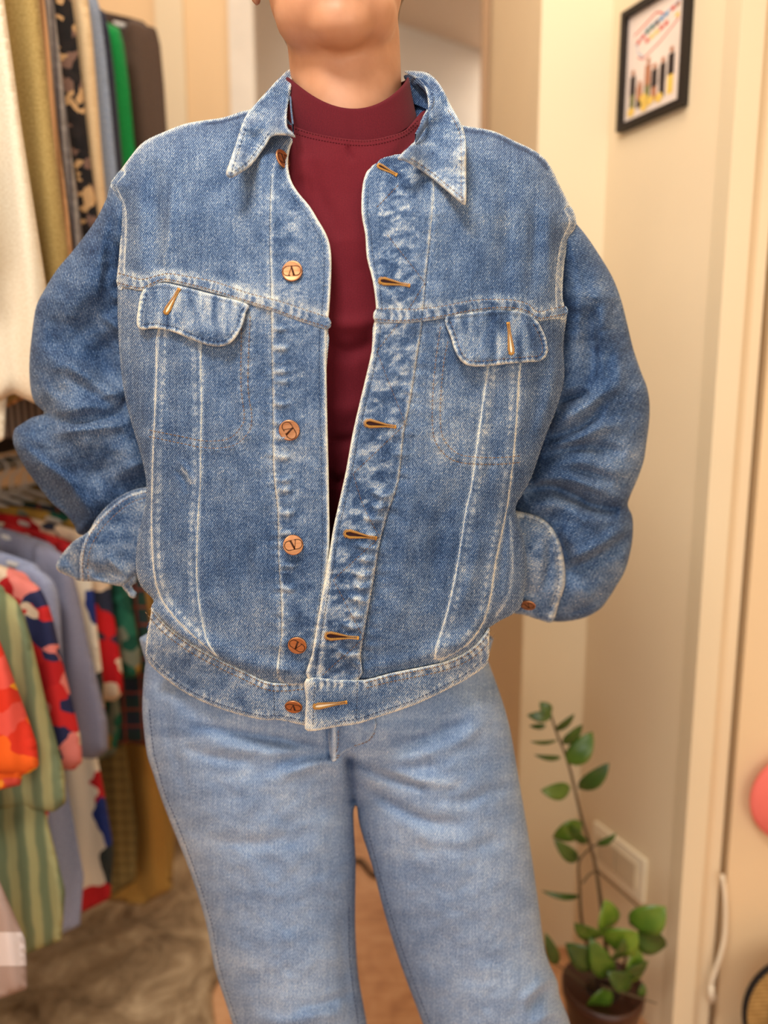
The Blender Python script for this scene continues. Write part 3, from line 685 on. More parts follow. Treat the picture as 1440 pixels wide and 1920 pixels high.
SR = [(1060, 400), (1081, 420), (1100, 443), (1121, 474), (1147, 517), (1164, 560), (1177, 611), (1188, 656), (1203, 700), (1213, 726), (1218, 757), (1217, 793), (1212, 831), (1207, 864), (1195, 899), (1183, 926), (1177, 947), (1185, 966), (1187, 990), (1184, 1024), (1173, 1067), (1155, 1100), (1139, 1125), (1124, 1143), (1099, 1157), (1063, 1165), (1030, 1164), (985, 1150), (950, 1120), (940, 1020), (945, 940), (975, 880), (1005, 800), (1025, 700), (1030, 600), (1030, 500), (1040, 430)]
srb = shepard([(1075, 430, .868), (1120, 530, .880), (1170, 680, .893), (1060, 620, .888), (1190, 800, .90), (1170, 900, .895), (1060, 800, .88), (1010, 930, .885), (1170, 1000, .90), (1130, 1120, .905), (1075, 1000, .882), (1055, 1130, .905), (1020, 1060, .91), (1000, 1000, .905), (960, 1050, .91)])
fsr = [Fold([(1100, 470), (1115, 530), (1135, 600), (1165, 660)], .008, 20), Fold([(1118, 560), (1108, 620), (1112, 690), (1090, 740)], -.016, 16, .3), Fold([(1150, 560), (1150, 640), (1140, 720)], -.008, 18), Fold([(1140, 620), (1160, 690), (1150, 740)], .010, 14), Fold([(1075, 480), (1085, 580), (1078, 660)], .007, 16),
       Fold([(1040, 760), (1065, 748), (1105, 738)], -.026, 11), Fold([(1030, 795), (1075, 775), (1120, 745), (1150, 715)], .011, 13), Fold([(1022, 826), (1070, 810), (1110, 785), (1135, 745)], -.013, 10), Fold([(1030, 838), (1075, 825), (1130, 800), (1180, 800)], .009, 12),
       Fold([(1018, 858), (1060, 842), (1110, 838), (1172, 852)], -.013, 11), Fold([(1010, 885), (1060, 870), (1120, 872), (1180, 895)], .010, 14), Fold([(1070, 880), (1110, 890), (1150, 905)], -.008, 10), Fold([(1000, 900), (1060, 897), (1110, 912), (1178, 945)], .015, 12, -.2),
       Fold([(982, 925), (1030, 914), (1075, 930), (1110, 948), (1160, 958)], -.030, 13, .25), Fold([(990, 955), (1050, 945), (1110, 970), (1175, 975)], .009, 16), Fold([(1052, 1072), (1100, 1052), (1150, 1025), (1186, 995)], -.014, 12, .3), Fold([(1058, 1052), (1110, 1030), (1175, 985)], .010, 13), Fold([(1060, 1100), (1100, 1110), (1150, 1075)], .006, 18), Fold([(1060, 1148), (1090, 1142), (1125, 1120)], -.006, 8),
       Fold([(1040, 990), (1055, 1020), (1070, 1060)], -.008, 10)]
inflate('sleeve', SR, srb, M_JACKET, JK, step=3.6, Wd=78, H=.052, folds=fsr, extra=clothn(.004, .0009), wear=slw, uvrot=-.5)
# armhole seams
def seam_strip(name, line, w, surf, wear=.5, n=3):
    a = off_line(line, -w / 2); b = off_line(line, w / 2)
    return a + b[::-1]
# ------------------------------------------------------------------ cuffs
CU = [(300, 915), (271, 914), (243, 921), (208, 942), (181, 971), (166, 996), (139, 1014), (118, 1037), (105, 1059), (111, 1072), (132, 1082), (149, 1089), (181, 1091), (208, 1096), (233, 1099), (250, 1085), (280, 1060), (310, 1000)]
cub = shepard([(280, 930, .838), (180, 970, .838), (110, 1065, .87), (230, 1080, .838), (290, 1040, .838), (200, 1030, .834)])
seamC = [(153, 1090), (152, 1050), (160, 1014), (181, 981), (214, 948), (246, 928), (285, 918)]
seamC2 = [(166, 1090), (165, 1052), (173, 1020), (193, 989), (224, 958), (253, 939), (290, 930)]
fcu = [Fold(seamC, .0016, 3, 0, True), Fold(off_line(seamC, 12), -.0012, 3, 0, True), Fold(off_line(seamC, 5), .0012, 7, 0, True), Fold([(175, 1085), (205, 1070), (235, 1088)], -.008, 8), Fold([(200, 1040), (220, 1065), (235, 1095)], .006, 9), Fold([(120, 1040), (135, 1060), (150, 1085)], -.003, 9), Fold([(160, 1060), (190, 1075), (215, 1095)], -.009, 9)]
wcu = [Worn(seamC, 3, .75, 6, .2), Worn(off_line(seamC, -4), 2.5, -.5, 6, .2), Worn(off_line(seamC, 8), 8, .5, 6, 1.2), Worn(off_line(seamC, 15), 3, -.35, 6, .2)]
def cuw(X, Y): return wcu[0](X, Y) + wcu[1](X, Y) + .35 * fbm(X / 24, Y / 18, 2) + .15
inflate('cuff', CU, cub, M_JACKET, JK, step=3, Wd=30, H=.016, folds=fcu, extra=clothn(.001, .0006), wear=cuw, ewear=(.5, 4), uvrot=.5)
cuS = lambda X, Y: cub(X, Y) - .0185
stitches('brown_stitching', [seamC2, off_line(seamC, 3)], cuS, M_THREAD, JK)
TAB = [(228, 1097), (236, 1082), (254, 1062), (257, 1075), (256, 1092), (248, 1098), (252, 1106), (257, 1112), (253, 1121), (244, 1120), (238, 1112)]
inflate('cuff_tab', TAB, shepard([(240, 1080, .835), (250, 1115, .84)]), M_JACKET, JK, step=2.4, Wd=5, H=.004, wear=lambda X, Y: .3 + 0 * X, ewear=(.5, 3), folds=[Fold([(240, 1104), (248, 1098), (256, 1094)], -.006, 5)])
CV = [(950, 960), (967, 958), (989, 962), (1014, 971), (1035, 989), (1051, 1020), (1059, 1061), (1059, 1097), (1048, 1130), (1036, 1166), (1011, 1162), (983, 1153), (955, 1145), (930, 1100), (930, 1010)]
cvb = shepard([(967, 958, .838), (1035, 990, .842), (1055, 1090, .85), (1030, 1160, .86), (960, 1050, .83), (975, 1150, .85)])
seamD = [(972, 972), (1000, 974), (1025, 990), (1040, 1022), (1047, 1061), (1046, 1097), (1036, 1130), (1023, 1164)]
fcv = [Fold(seamD, -.0012, 3, 0, True), Fold(off_line(seamD, -8), .0012, 6, 0, True), Fold([(990, 985), (1010, 1010), (1015, 1060), (1005, 1110)], .006, 14), Fold([(1030, 1000), (1028, 1060), (1018, 1110)], -.005, 8)]
wcv = [Worn(off_line(seamD, -5), 8, .55, 7, .9), Worn([(1005, 1060), (1000, 1120)], 18, .35, 9, .3), Worn([(1005, 990), (1022, 1010)], 10, .3)]
def cvw(X, Y): return sum(w(X, Y) for w in wcv) + .3 * fbm(X / 24, Y / 18, 2) + .1
inflate('cuff', CV, cvb, M_JACKET, JK, step=3, Wd=30, H=.016, folds=fcv, extra=clothn(.001, .0006), wear=cvw, ewear=(.5, 4), uvrot=-.5)
cvS = lambda X, Y: cvb(X, Y) - .017
stitches('brown_stitching', [seamD], cvS, M_THREADB, JK)
button(990, 1132, 15, .6, lambda X, Y: cvS(X, Y) - .001, n=(-.25, -.75, -.65))
# armhole seam rolls
for ln, ww in ((LS[7:13], 12), (RS[7:13], 14)):
    inner = off_line(ln, -ww) if ln[0][0] < 700 else off_line(ln, ww)
    cxs = A(inner)[:, 0].mean() > A(ln)[:, 0].mean()
    if (ln[0][0] < 700) != cxs: inner = off_line(ln, ww) if ln[0][0] < 700 else off_line(ln, -ww)
    sheet('armhole_seam', ln + inner[::-1], lifted(.0026), M_JACKET, JK, step=2.6, wear=lambda X, Y: .25 + .3 * fbm(X / 7, Y / 7, 2), ewear=(.6, 3), sm=3, edge=4, edge_h=.0016)

# ------------------------------------------------------------------ maroon top
TOP = tag(empty('mock_neck_top', (0, 0, 0), PERS), 'maroon mock neck jersey top'); TOP.location = (0, 0, 1.1)
NC = [(570, 240), (655, 262), (707, 266), (761, 244)]
def neckrow(k):
    """outline of the mock neck, k=0 at its top edge and 1 at its lower seam"""
    pts = []
    for i in range(48):
        t = 2 * math.pi * i / 48; s_, c_ = math.sin(t), math.cos(t)
        r = .0605 - .001 * k
        cx, cy = P(650, 150, .83)[0] + .0115 * (c_ > 0) * c_ * .8, .832
        x = cx + r * s_ * (1 + .15 * k ** 1.3); y = cy - (r * .98 + .004 * k) * c_
        zf = {0: 199, 1: 266}; zs = {0: 146, 1: 222}
        pf = zf[0] + (zf[1] - zf[0]) * k; ps = zs[0] + (zs[1] - zs[0]) * k
        z_f = P(650, pf, .765)[2]; z_s = P(650, ps, .832)[2]; z_b = z_s + .012
        z = z_s + (z_f - z_s) * max(c_, 0) ** 1.6 + (z_b - z_s) * max(-c_, 0)
        pts.append((x, y, z))
    return pts
rows = [neckrow(k) for k in (-.0, .06, .12, .3, .5, .7, .9, 1.0, 1.04)]
rows[0] = [(x * .985 + P(650, 150, .83)[0] * .015, (y - .832) * .985 + .832, z - .0008) for x, y, z in rows[0]]
Vn = [q for r in rows for q in r]; Fn = []
for i in range(len(rows) - 1):
    for k in range(48): Fn.append([i * 48 + k, i * 48 + (k + 1) % 48, (i + 1) * 48 + (k + 1) % 48, (i + 1) * 48 + k])
o = mesh('neckband', Vn, Fn, M_RIB, TOP, uv=[(i % 48 / 48 * .42, (i // 48) * .006) for i in range(len(Vn))])
sf = o.modifiers.new('s', 'SUBSURF'); sf.levels = 1; sf.render_levels = 2
so = o.modifiers.new('t', 'SOLIDIFY'); so.thickness = .0015; so.offset = -1
SHP = [(500, 225), (538, 232), (580, 247), (620, 256), (655, 261), (690, 262), (725, 256), (761, 243), (800, 205), (840, 240), (860, 420), (840, 700), (800, 1000), (760, 1180), (560, 1180), (520, 1000), (480, 700), (460, 420), (470, 260)]
fsh = [Fold([(565, 262), (568, 300), (580, 380)], .003, 10), Fold([(652, 272), (656, 290), (664, 302)], -.0035, 4), Fold([(580, 300), (600, 370), (640, 450)], -.003, 14), Fold([(790, 215), (770, 260), (720, 330)], -.003, 12), Fold([(600, 640), (650, 660), (700, 640)], -.007, 16), Fold([(600, 600), (650, 610), (710, 600)], .005, 16), Fold([(600, 760), (650, 770), (690, 750)], .004, 22), Fold([(600, 820), (640, 828), (680, 820)], -.005, 12), Fold([(610, 880), (630, 905), (650, 890)], -.006, 8)]
def shirtY(X, Y):
    y = np.interp(Y, [200, 235, 262, 300, 360, 450, 600, 800, 1000, 1200], [.785, .762, .7585, .753, .748, .735, .729, .738, .745, .75])
    nk = np.clip((330 - Y) / 90, 0, 1); u = np.abs(X - 655)
    y = y + .05 * (u / 150) ** 2.2 * nk + .05 * (u / 240) ** 2 * (1 - nk)
    for f in fsh: y = y - f(X, Y)
    return y - .0012 * fbm(X / 50, Y / 60, 3)
sheet('shirt_body', SHP, shirtY, M_SHIRT, TOP, step=5, ewear=None, sm=4)
stitches('neck_stitching', [[(545, 247), (580, 258), (620, 266), (655, 271), (690, 272), (725, 266), (761, 253), (785, 232)], [(543, 238), (580, 249), (620, 258), (655, 263), (690, 264), (725, 258), (761, 245), (785, 224)]], shirtY, M_RIB, TOP, dash=3, gap=2.4, r=.0004)

# ------------------------------------------------------------------ jeans
JN = tag(empty('jeans', (0, 0, 0), PERS), 'light washed blue jeans'); JN.location = (0, 0, .8)
JP = [(288, 1180), (273, 1240), (267, 1316), (269, 1360), (276, 1415), (286, 1446), (302, 1495), (321, 1545), (356, 1633), (386, 1728), (403, 1816), (436, 1920), (470, 2050), (510, 2200), (540, 2330),
      (640, 2345), (735, 2335), (725, 2200), (708, 2040), (688, 1920), (672, 1830), (667, 1760), (666, 1704), (667, 1616), (664, 1560), (663, 1520), (669, 1512), (675, 1551), (699, 1627), (722, 1716), (752, 1810), (793, 1920), (835, 2040), (880, 2190), (915, 2330),
      (1010, 2350), (1120, 2335), (1105, 2180), (1085, 2030), (1072, 1930), (1050, 1869), (1045, 1840), (1023, 1787), (1011, 1704), (994, 1586), (976, 1480), (955, 1360), (932, 1285), (914, 1235), (900, 1180), (600, 1160)]
jb = shepard([(600, 1250, .855), (300, 1250, .872), (900, 1250, .872), (290, 1340, .855), (930, 1340, .855), (450, 1500, .85), (850, 1500, .85), (530, 1900, .85), (900, 1900, .865), (600, 2300, .86), (1000, 2300, .88), (660, 1480, .855)])
fj = [Fold([(616, 1362), (614, 1390), (618, 1420)], -.006, 4, 0, True), Fold([(655, 1425), (657, 1460), (662, 1500)], -.022, 9, 0, True), Fold([(640, 1415), (590, 1420), (520, 1432)], -.006, 11), Fold([(640, 1432), (600, 1428), (540, 1448), (500, 1470)], .005, 12), Fold([(660, 1430), (720, 1455), (800, 1480)], -.006, 10), Fold([(670, 1470), (720, 1500), (800, 1540), (880, 1545)], -.005, 12), Fold([(700, 1440), (780, 1462), (860, 1470)], .005, 12),
      Fold([(360, 1360), (450, 1375), (540, 1390), (620, 1405)], -.006, 10), Fold([(380, 1390), (460, 1405), (560, 1415)], .004, 12), Fold([(340, 1400), (400, 1420), (480, 1430)], -.003, 9), Fold([(720, 1430), (780, 1420), (860, 1390), (920, 1350)], .004, 14), Fold([(740, 1400), (800, 1385), (880, 1350)], -.004, 12), Fold([(810, 1500), (880, 1500), (960, 1470)], -.0035, 12), Fold([(800, 1575), (870, 1590), (950, 1570)], -.003, 12), Fold([(760, 1560), (830, 1580), (900, 1590)], .003, 14),
      Fold([(330, 1540), (400, 1575), (500, 1580), (600, 1560)], -.0025, 14), Fold([(640, 1700), (645, 1800), (655, 1900)], -.003, 10), Fold([(1040, 1830), (1010, 1850), (980, 1880)], .006, 10), Fold([(1040, 1850), (1015, 1868), (990, 1900)], -.006, 9), Fold([(1065, 1905), (1030, 1900), (1000, 1925)], .006, 10), Fold([(460, 1905), (540, 1915), (650, 1890)], .004, 14), Fold([(560, 1890), (620, 1880), (665, 1850)], -.004, 10),
      Fold([(300, 1300), (330, 1420), (360, 1530)], -.002, 12)]
wj_ = [Worn(JP[2:12], 4, .4, 12, .3, 6), Worn([(500, 1480), (480, 1700), (520, 1850)], 110, .12), Worn([(850, 1560), (880, 1700), (930, 1850)], 110, .12), Worn([(667, 1600), (668, 1800), (688, 1920)], 16, -.2), Worn([(640, 1416), (590, 1421), (520, 1433)], 8, -.35, 30, .1), Worn([(655, 1428), (720, 1455), (800, 1480)], 9, -.4, 30, .1), Worn([(360, 1358), (450, 1373), (540, 1388), (620, 1403)], 8, -.3, 30, .1), Worn([(670, 1470), (720, 1500), (800, 1540)], 9, -.25, 30, .1), Worn([(656, 1430), (658, 1465), (661, 1500)], 7, -.35, 30, .1), Worn([(700, 1442), (780, 1462), (860, 1470)], 8, .3, 30, .2), Worn([(740, 1392), (800, 1378), (880, 1345)], 10, -.3, 30, .2), Worn([(300, 1300), (400, 1345), (500, 1372)], 12, .25, 40, .2)]
def jw(X, Y): return sum(w(X, Y) for w in wj_) + .28 * fbm(X / 90, Y / 40, 3) + .22 * fbm(X / 60, Y / 14, 2) * np.clip((1620 - Y) / 200, 0, 1)
inflate('denim_legs', JP, jb, M_JEANS, JN, step=5, Wd=lambda X, Y: np.interp(Y, [1200, 1450, 1700, 2400], [170, 175, 140, 115]), H=.098, Hb=.09, folds=[(lambda X, Y, q=q: 1.4 * q(X, Y)) for q in fj], extra=clothn(.003, .0009), wear=jw, pw=2.1, sm=3)
def jeansF(X, Y):
    """front surface of the jeans, near the fly"""
    d = pdist(X, Y, JPs, True)[0]; q = np.clip(1 - d / np.interp(Y, [1200, 1450, 1700, 2400], [170, 175, 140, 115]), 0, 1)
    f = 0
    for fo in fj: f = f + 1.4 * fo(X, Y)
    return jb(X, Y) - .098 * (1 - q ** 2.1) ** (1 / 2.1) - f - clothn(.003, .0009)(X, Y)
JPs = resample(smooth(JP, 3, True), 9, True)
sheet('fly', [(618, 1330), (690, 1330), (704, 1352), (703, 1368), (690, 1388), (664, 1402), (645, 1410), (632, 1424), (622, 1426), (617, 1400)], lambda X, Y: jeansF(X, Y) - .0045 + .0030 * np.exp(-((X - 634) / 4) ** 2) - .0012 * fbm(X / 14, Y / 14, 2), M_JEANS, JN, step=2.6, sm=4, wear=lambda X, Y: -.12 + .75 * np.exp(-((X - 627) / 4) ** 2) + .3 * fbm(X / 14, Y / 14, 2), ewear=(.5, 3), thick=.002)
stitches('brown_stitching', [[(634, 1370), (634, 1395), (630, 1412)], [(664, 1398), (690, 1390), (704, 1372)], [(622, 1418), (630, 1417), (640, 1416)], [(622, 1422), (630, 1421), (638, 1420)]], lambda X, Y: jeansF(X, Y) - .0034, M_THREAD, JN)
sideL = [(280, 1330), (287, 1400), (297, 1445), (312, 1495), (333, 1545), (366, 1633), (396, 1728), (413, 1816), (446, 1920)]
stitches('side_stitching', [sideL], lambda X, Y: jeansF(X, Y) - .0005, M_THREADB, JN, r=.0005)
stitches('side_stitching', [[(655, 1700), (656, 1800), (672, 1920)], [(690, 1560), (712, 1640), (736, 1725), (768, 1820), (806, 1920)]], lambda X, Y: jeansF(X, Y) - .0005, M_THREADB, JN, r=.0005)

# ------------------------------------------------------------------ body and head: one continuous skin
def ell(v, f, c, r, seg=20, ring=14, rot=None):
    o = len(v)
    for i in range(ring + 1):
        th = math.pi * i / ring
        for k in range(seg):
            ph = 2 * math.pi * k / seg; q = Vector((r[0] * math.sin(th) * math.cos(ph), r[1] * math.sin(th) * math.sin(ph), r[2] * math.cos(th)))
            if rot: q = rot @ q
            v.append((q + Vector(c))[:])
    for i in range(ring):
        for k in range(seg): f.append([o + i * seg + k, o + (i + 1) * seg + k, o + (i + 1) * seg + (k + 1) % seg, o + i * seg + (k + 1) % seg])
def limb(v, f, pts, rs, n=14):
    for a, b, ra, rb in zip(pts[:-1], pts[1:], rs[:-1], rs[1:]):
        m = MB(); a, b = Vector(a), Vector(b); K = 8
        m.tube([a.lerp(b, k / K) for k in range(K + 1)], [ra + (rb - ra) * k / K for k in range(K + 1)], n)
        o = len(v); v += m.v; f += [[i + o for i in q] for q in m.f]; ell(v, f, b, (rb, rb, rb), 12, 8); ell(v, f, a, (ra, ra, ra), 12, 8)
bv, bf = [], []
HC = Vector((-.050, .835, 1.612))            # centre of the head
hx = HC.x
ell(bv, bf, (hx, .865, 1.655), (.076, .092, .085))                     # skull
ell(bv, bf, (hx + .002, .825, 1.59), (.067, .068, .075))                # face
ell(bv, bf, (hx + .004, .806, 1.552), (.060, .052, .038))               # jaw
ell(bv, bf, (hx + .009, .778, 1.5345), (.031, .027, .0225))                # chin
ell(bv, bf, (hx + .008, .762, 1.560), (.026, .016, .014))               # mouth mound
ell(bv, bf, (hx + .008, .7545, 1.5665), (.022, .0085, .0045)); ell(bv, bf, (hx + .008, .7560, 1.5575), (.019, .0085, .005))   # lips
limb(bv, bf, [(hx + .004, .765, 1.635), (hx + .007, .744, 1.594)], [.008, .0125], 12)       # nose
ell(bv, bf, (hx - .004, .755, 1.590), (.008, .009, .006)); ell(bv, bf, (hx + .018, .755, 1.590), (.008, .009, .006))
ell(bv, bf, (hx + .003, .783, 1.650), (.046, .016, .014))                # brow
for sx in (-1, 1):
    ell(bv, bf, (hx + sx * .036, .790, 1.600), (.022, .022, .022))      # cheek
    ell(bv, bf, (hx + sx * .078, .862, 1.628), (.008, .017, .030), rot=Matrix.Rotation(sx * .35, 3, 'Z')); ell(bv, bf, (hx + sx * .0795, .852, 1.5915 + .006 * (sx > 0)), (.0065, .009, .010))
nx0 = P(653, 150, .83)[0]
limb(bv, bf, [(nx0 + .002, .858, 1.33), (nx0, .845, 1.42), (hx + .012, .848, 1.50), (hx + .008, .855, 1.56)], [.070, .0575, .0565, .058], 28)
limb(bv, bf, [(nx0 - .16, .88, 1.335), (nx0, .87, 1.35), (nx0 + .16, .88, 1.335)], [.045, .055, .045])
tc = nx0 - .005
ell(bv, bf, (tc, .865, 1.20), (.155, .085, .17)); ell(bv, bf, (tc, .865, 1.03), (.135, .082, .16)); ell(bv, bf, (tc, .865, .92), (.15, .075, .12))
for sx, pw_ in ((-1, [(nx0 - .165, .895, 1.325), PT(155, 835, .905), PT(262, 985, .89), PT(310, 1035, .85)]), (1, [(nx0 + .165, .895, 1.325), PT(1110, 900, .92), PT(985, 1060, .885), PT(930, 1085, .85)])):
    limb(bv, bf, pw_[:3], [.036, .028, .022]); hd = Vector(pw_[3]); wr = Vector(pw_[2]); dd = (hd - wr).normalized()
    ell(bv, bf, hd, (.034, .014, .040)); dn = (dd + Vector((0, 0, -.6))).normalized()
    for k in range(4):
        b0 = hd + Vector((-sx * .020, 0, .018 - .013 * k)); ln_ = (.062, .068, .064, .052)[k]; d1 = Vector((-sx * .8, -.05, -.35)).normalized(); d2 = Vector((-sx * .6, .1, -.8)).normalized()
        limb(bv, bf, [b0, b0 + d1 * ln_ * .5, b0 + d1 * ln_ * .5 + d2 * ln_ * .45], [.0085, .0078, .0065], 8)
    t0 = hd + Vector((0, -.008, .028)); limb(bv, bf, [t0, t0 + Vector((-sx * .022, -.006, .02)), t0 + Vector((-sx * .045, -.004, .018))], [.0105, .009, .0075], 8)
for x1, x2 in (((490, 560), (545, 635)), ((810, 915), (930, 1015))):
    hp = PT(x1[0], 1420, .86); kn = PT((x1[0] + x2[1]) / 2 if 0 else x1[1], 1880, .86); an = PT(x2[1], 2310, .875)
    limb(bv, bf, [hp, kn, an], [.072, .050, .034])
body = mesh('body', bv, bf, M_SKIN, PERS)
rm = body.modifiers.new('r', 'REMESH'); rm.mode = 'VOXEL'; rm.voxel_size = .0042; rm.use_smooth_shade = True
sm_ = body.modifiers.new('s', 'CORRECTIVE_SMOOTH' if False else 'SMOOTH'); sm_.iterations = 6; sm_.factor = .6
tag(body, 'light skin of the neck and lower face')
# eyes, hair
M_EYE = plain('eye_white', (235, 232, 226), .2, 0, .5); M_HAIR = plain('dark_blond_hair', (112, 84, 58), .6)
for sx in (-1, 1):
    mb = MB(); vv, ff = [], []; ell(vv, ff, (hx + .003 + sx * .031, .786, 1.624), (.0125, .0125, .0105)); mb.add(vv, ff, 0); vv, ff = [], []; ell(vv, ff, (hx + .003 + sx * .031, .7755, 1.6235), (.0055, .003, .0055)); mb.add(vv, ff, 1)
    mb.build('eye', [M_EYE, M_HAIR], PERS)
vv, ff = [], []
for k in range(11):
    a = math.pi * (k / 10); ell(vv, ff, (hx + .052 * math.cos(a), .89, 1.665 + .03 * math.sin(a)), (.036, .088, .062))
ell(vv, ff, (hx, .925, 1.61), (.068, .045, .07)); ell(vv, ff, (hx, .985, 1.665), (.035, .035, .035))
hr = mesh('hair', vv, ff, M_HAIR, PERS); rm = hr.modifiers.new('r', 'REMESH'); rm.mode = 'VOXEL'; rm.voxel_size = .005; rm.use_smooth_shade = True; q = hr.modifiers.new('s', 'SMOOTH'); q.iterations = 6; q.factor = .5
tag(hr, 'hair tied back above the ears')
# shoes on the floor under the jeans
M_SHOE = plain('white_leather', (225, 220, 210), .5); M_SOLE = plain('rubber_sole', (240, 238, 230), .7)
for px_, n_ in ((638, 0), (1015, 1)):
    fx = P(px_, 2310, .875)[0]; so_ = [(-.036, .075), (-.04, .0), (-.047, -.08), (-.046, -.15), (-.03, -.19), (0, -.205), (.03, -.19), (.044, -.15), (.045, -.08), (.036, .0), (.034, .075), (0, .095)]
    s2 = smooth(so_, 4, True); m = len(s2); V = []; lev = [(0, 1.0, 1.0), (.022, 1.02, 1.0), (.024, .95, .97), (.05, .93, .93), (.075, .80, .70), (.10, .70, .46)]
    for z, kx, ky in lev: V += [(fx + x * kx, .87 + (.05 + (y - .05) * ky), z + .001) for x, y in s2]
    F = [[i * m + k, i * m + (k + 1) % m, (i + 1) * m + (k + 1) % m, (i + 1) * m + k] for i in range(len(lev) - 1) for k in range(m)] + [list(range(m))[::-1], [(len(lev) - 1) * m + k for k in range(m)]]
    sh = mesh('shoe', V, F, [M_SHOE, M_SOLE], PERS, mi=[1 if i < m else 0 for i in range(len(F))])
    tag(sh, 'white low shoe')

# ------------------------------------------------------------------ the room
M_WALL = plain('cream_wall_paint', (230, 209, 174), .8, 0, .2, .03, 3)
M_WALLW = plain('warm_wall_paint', (236, 204, 160), .8, 0, .2, .03, 3)
M_TRIM = plain('cream_gloss_trim', (230, 212, 178), .45, 0, .4, .02, 3)
M_CEIL = plain('ceiling_paint', (214, 190, 165), .9, 0, .2, .03, 2)
M_HALL = plain('hall_wall_paint', (232, 220, 204), .85, 0, .2, .03, 2)
M_DARK = plain('dark_gap', (26, 20, 16), .8)
def floor_mat():
    t = NT('orange_brown_floor'); o = t.obj((1, 1, 1)); n = t.noise(o, 9, 5, .65, 1.2); n2 = t.noise(t.obj((3, 26, 1)), 3, 4, .6, .6); a = t.math('ADD', t.math('MULTIPLY', n, .6), t.math('MULTIPLY', n2, .4))
    return t.set(t.ramp(a, [(.3, lin((160, 110, 74))), (.5, lin((204, 152, 108))), (.7, lin((222, 176, 134)))]), .5, 0, .4, n2, .1, .001)
def structure(name, v, f, mat, sm=False): return tag(mesh(name, v, f, mat, smooth_=sm), kind='structure')
def wall(name, a, b, z0, z1, th, mat):
    """a wall slab from a to b on plan, th thick towards its back"""
    a, b = Vector(a), Vector(b); d = (b - a).normalized(); n = Vector((-d.y, d.x)) * th
    v = [(q.x, q.y, z) for z in (z0, z1) for q in (a, b, b + n, a + n)]
    return structure(name, v, [[0, 1, 5, 4], [1, 2, 6, 5], [2, 3, 7, 6], [3, 0, 4, 7], [3, 2, 1, 0], [4, 5, 6, 7]], mat)
structure('floor', [(-1.3, -1.6, -.1), (1.6, -1.6, -.1), (1.6, 4.6, -.1), (-1.3, 4.6, -.1), (-1.3, -1.6, 0), (1.6, -1.6, 0), (1.6, 4.6, 0), (-1.3, 4.6, 0)], [[4, 5, 6, 7], [3, 2, 1, 0], [0, 1, 5, 4], [1, 2, 6, 5], [2, 3, 7, 6], [3, 0, 4, 7]], floor_mat())
structure('ceiling', [(-1.3, -.0, 2.6), (1.6, -.0, 2.6), (1.6, 2.2, 2.6), (-1.3, 2.2, 2.6), (-1.3, -.0, 2.7), (1.6, -.0, 2.7), (1.6, 2.2, 2.7), (-1.3, 2.2, 2.7)], [[3, 2, 1, 0], [4, 5, 6, 7], [0, 1, 5, 4], [1, 2, 6, 5], [2, 3, 7, 6], [3, 0, 4, 7]], M_CEIL)
structure('ceiling', [(-1.3, 2.21, 2.5), (1.6, 2.21, 2.5), (1.6, 4.6, 2.5), (-1.3, 4.6, 2.5), (-1.3, 2.21, 2.6), (1.6, 2.21, 2.6), (1.6, 4.6, 2.6), (-1.3, 4.6, 2.6)], [[3, 2, 1, 0], [4, 5, 6, 7], [0, 1, 5, 4], [1, 2, 6, 5], [2, 3, 7, 6], [3, 0, 4, 7]], M_CEIL)
wall('wall_left', (-1.12, -1.2), (-1.12, 2.15), 0, 2.6, .06, M_WALLW)
wall('wall_back', (-1.12, 2.1), (-.34, 2.1), 0, 2.6, .1, M_WALLW)
wall('wall_back_top', (-.34, 2.1), (.262, 2.1), 2.36, 2.6, .1, M_WALLW)
wall('wall_passage', (.262, 2.2), (.282, 1.5), 0, 2.6, -.0 + .08, M_WALL)
wall('wall_column', (.282, 1.5), (.410, 1.5), 0, 2.6, .08, M_TRIM)
wall('wall_right', (.410, 1.5), (.530, 1.236), 0, 2.6, .08, M_WALL)
wall('wall_hall', (-.9, 2.36), (1.5, 4.05), 0, 2.5, .08, M_HALL)
wall('trim_1', (.522, 1.226), (.5615, 1.232), 0, 2.6, .05, M_TRIM)
wall('trim_2', (.5625, 1.262), (.604, 1.262), 0, 2.6, .05, M_WALL)
wall('gap_shade_panel', (.55, 1.40), (.80, 1.40), 0, 2.6, .03, M_DARK)  # dark sheet behind the door gap, its colour stands in for shade
wall('trim_4', (-.570, 2.085), (-.500, 2.085), 0, 2.6, .012, M_TRIM)
wall('trim_5', (-.385, 2.07), (-.325, 2.07), 0, 2.36, .035, plain('door_casing_white', (226, 216, 200), .5))
wall('trim_6', (.245, 2.07), (.262, 2.07), 0, 2.36, .035, plain('door_casing_brown', (184, 150, 116), .5))
wall('baseboard_back', (-1.1, 2.088), (-.56, 2.088), 0, .07, .01, M_DARK)
# sliding door with a pull cord beside it
dr = tag(mesh('door_1', [], [], M_WALL), kind='structure')
bpy.data.objects.remove(dr)
M_DOORP = plain('beige_door_leaf', (232, 204, 162), .55, 0, .4, .03, 4)
wall('door_1', (.6215, 1.27), (1.25, 1.27), .01, 2.2, .035, M_DOORP)
wall('wall_right_end', (1.2, 1.36), (1.2, -1.2), 0, 2.6, .06, M_WALL)

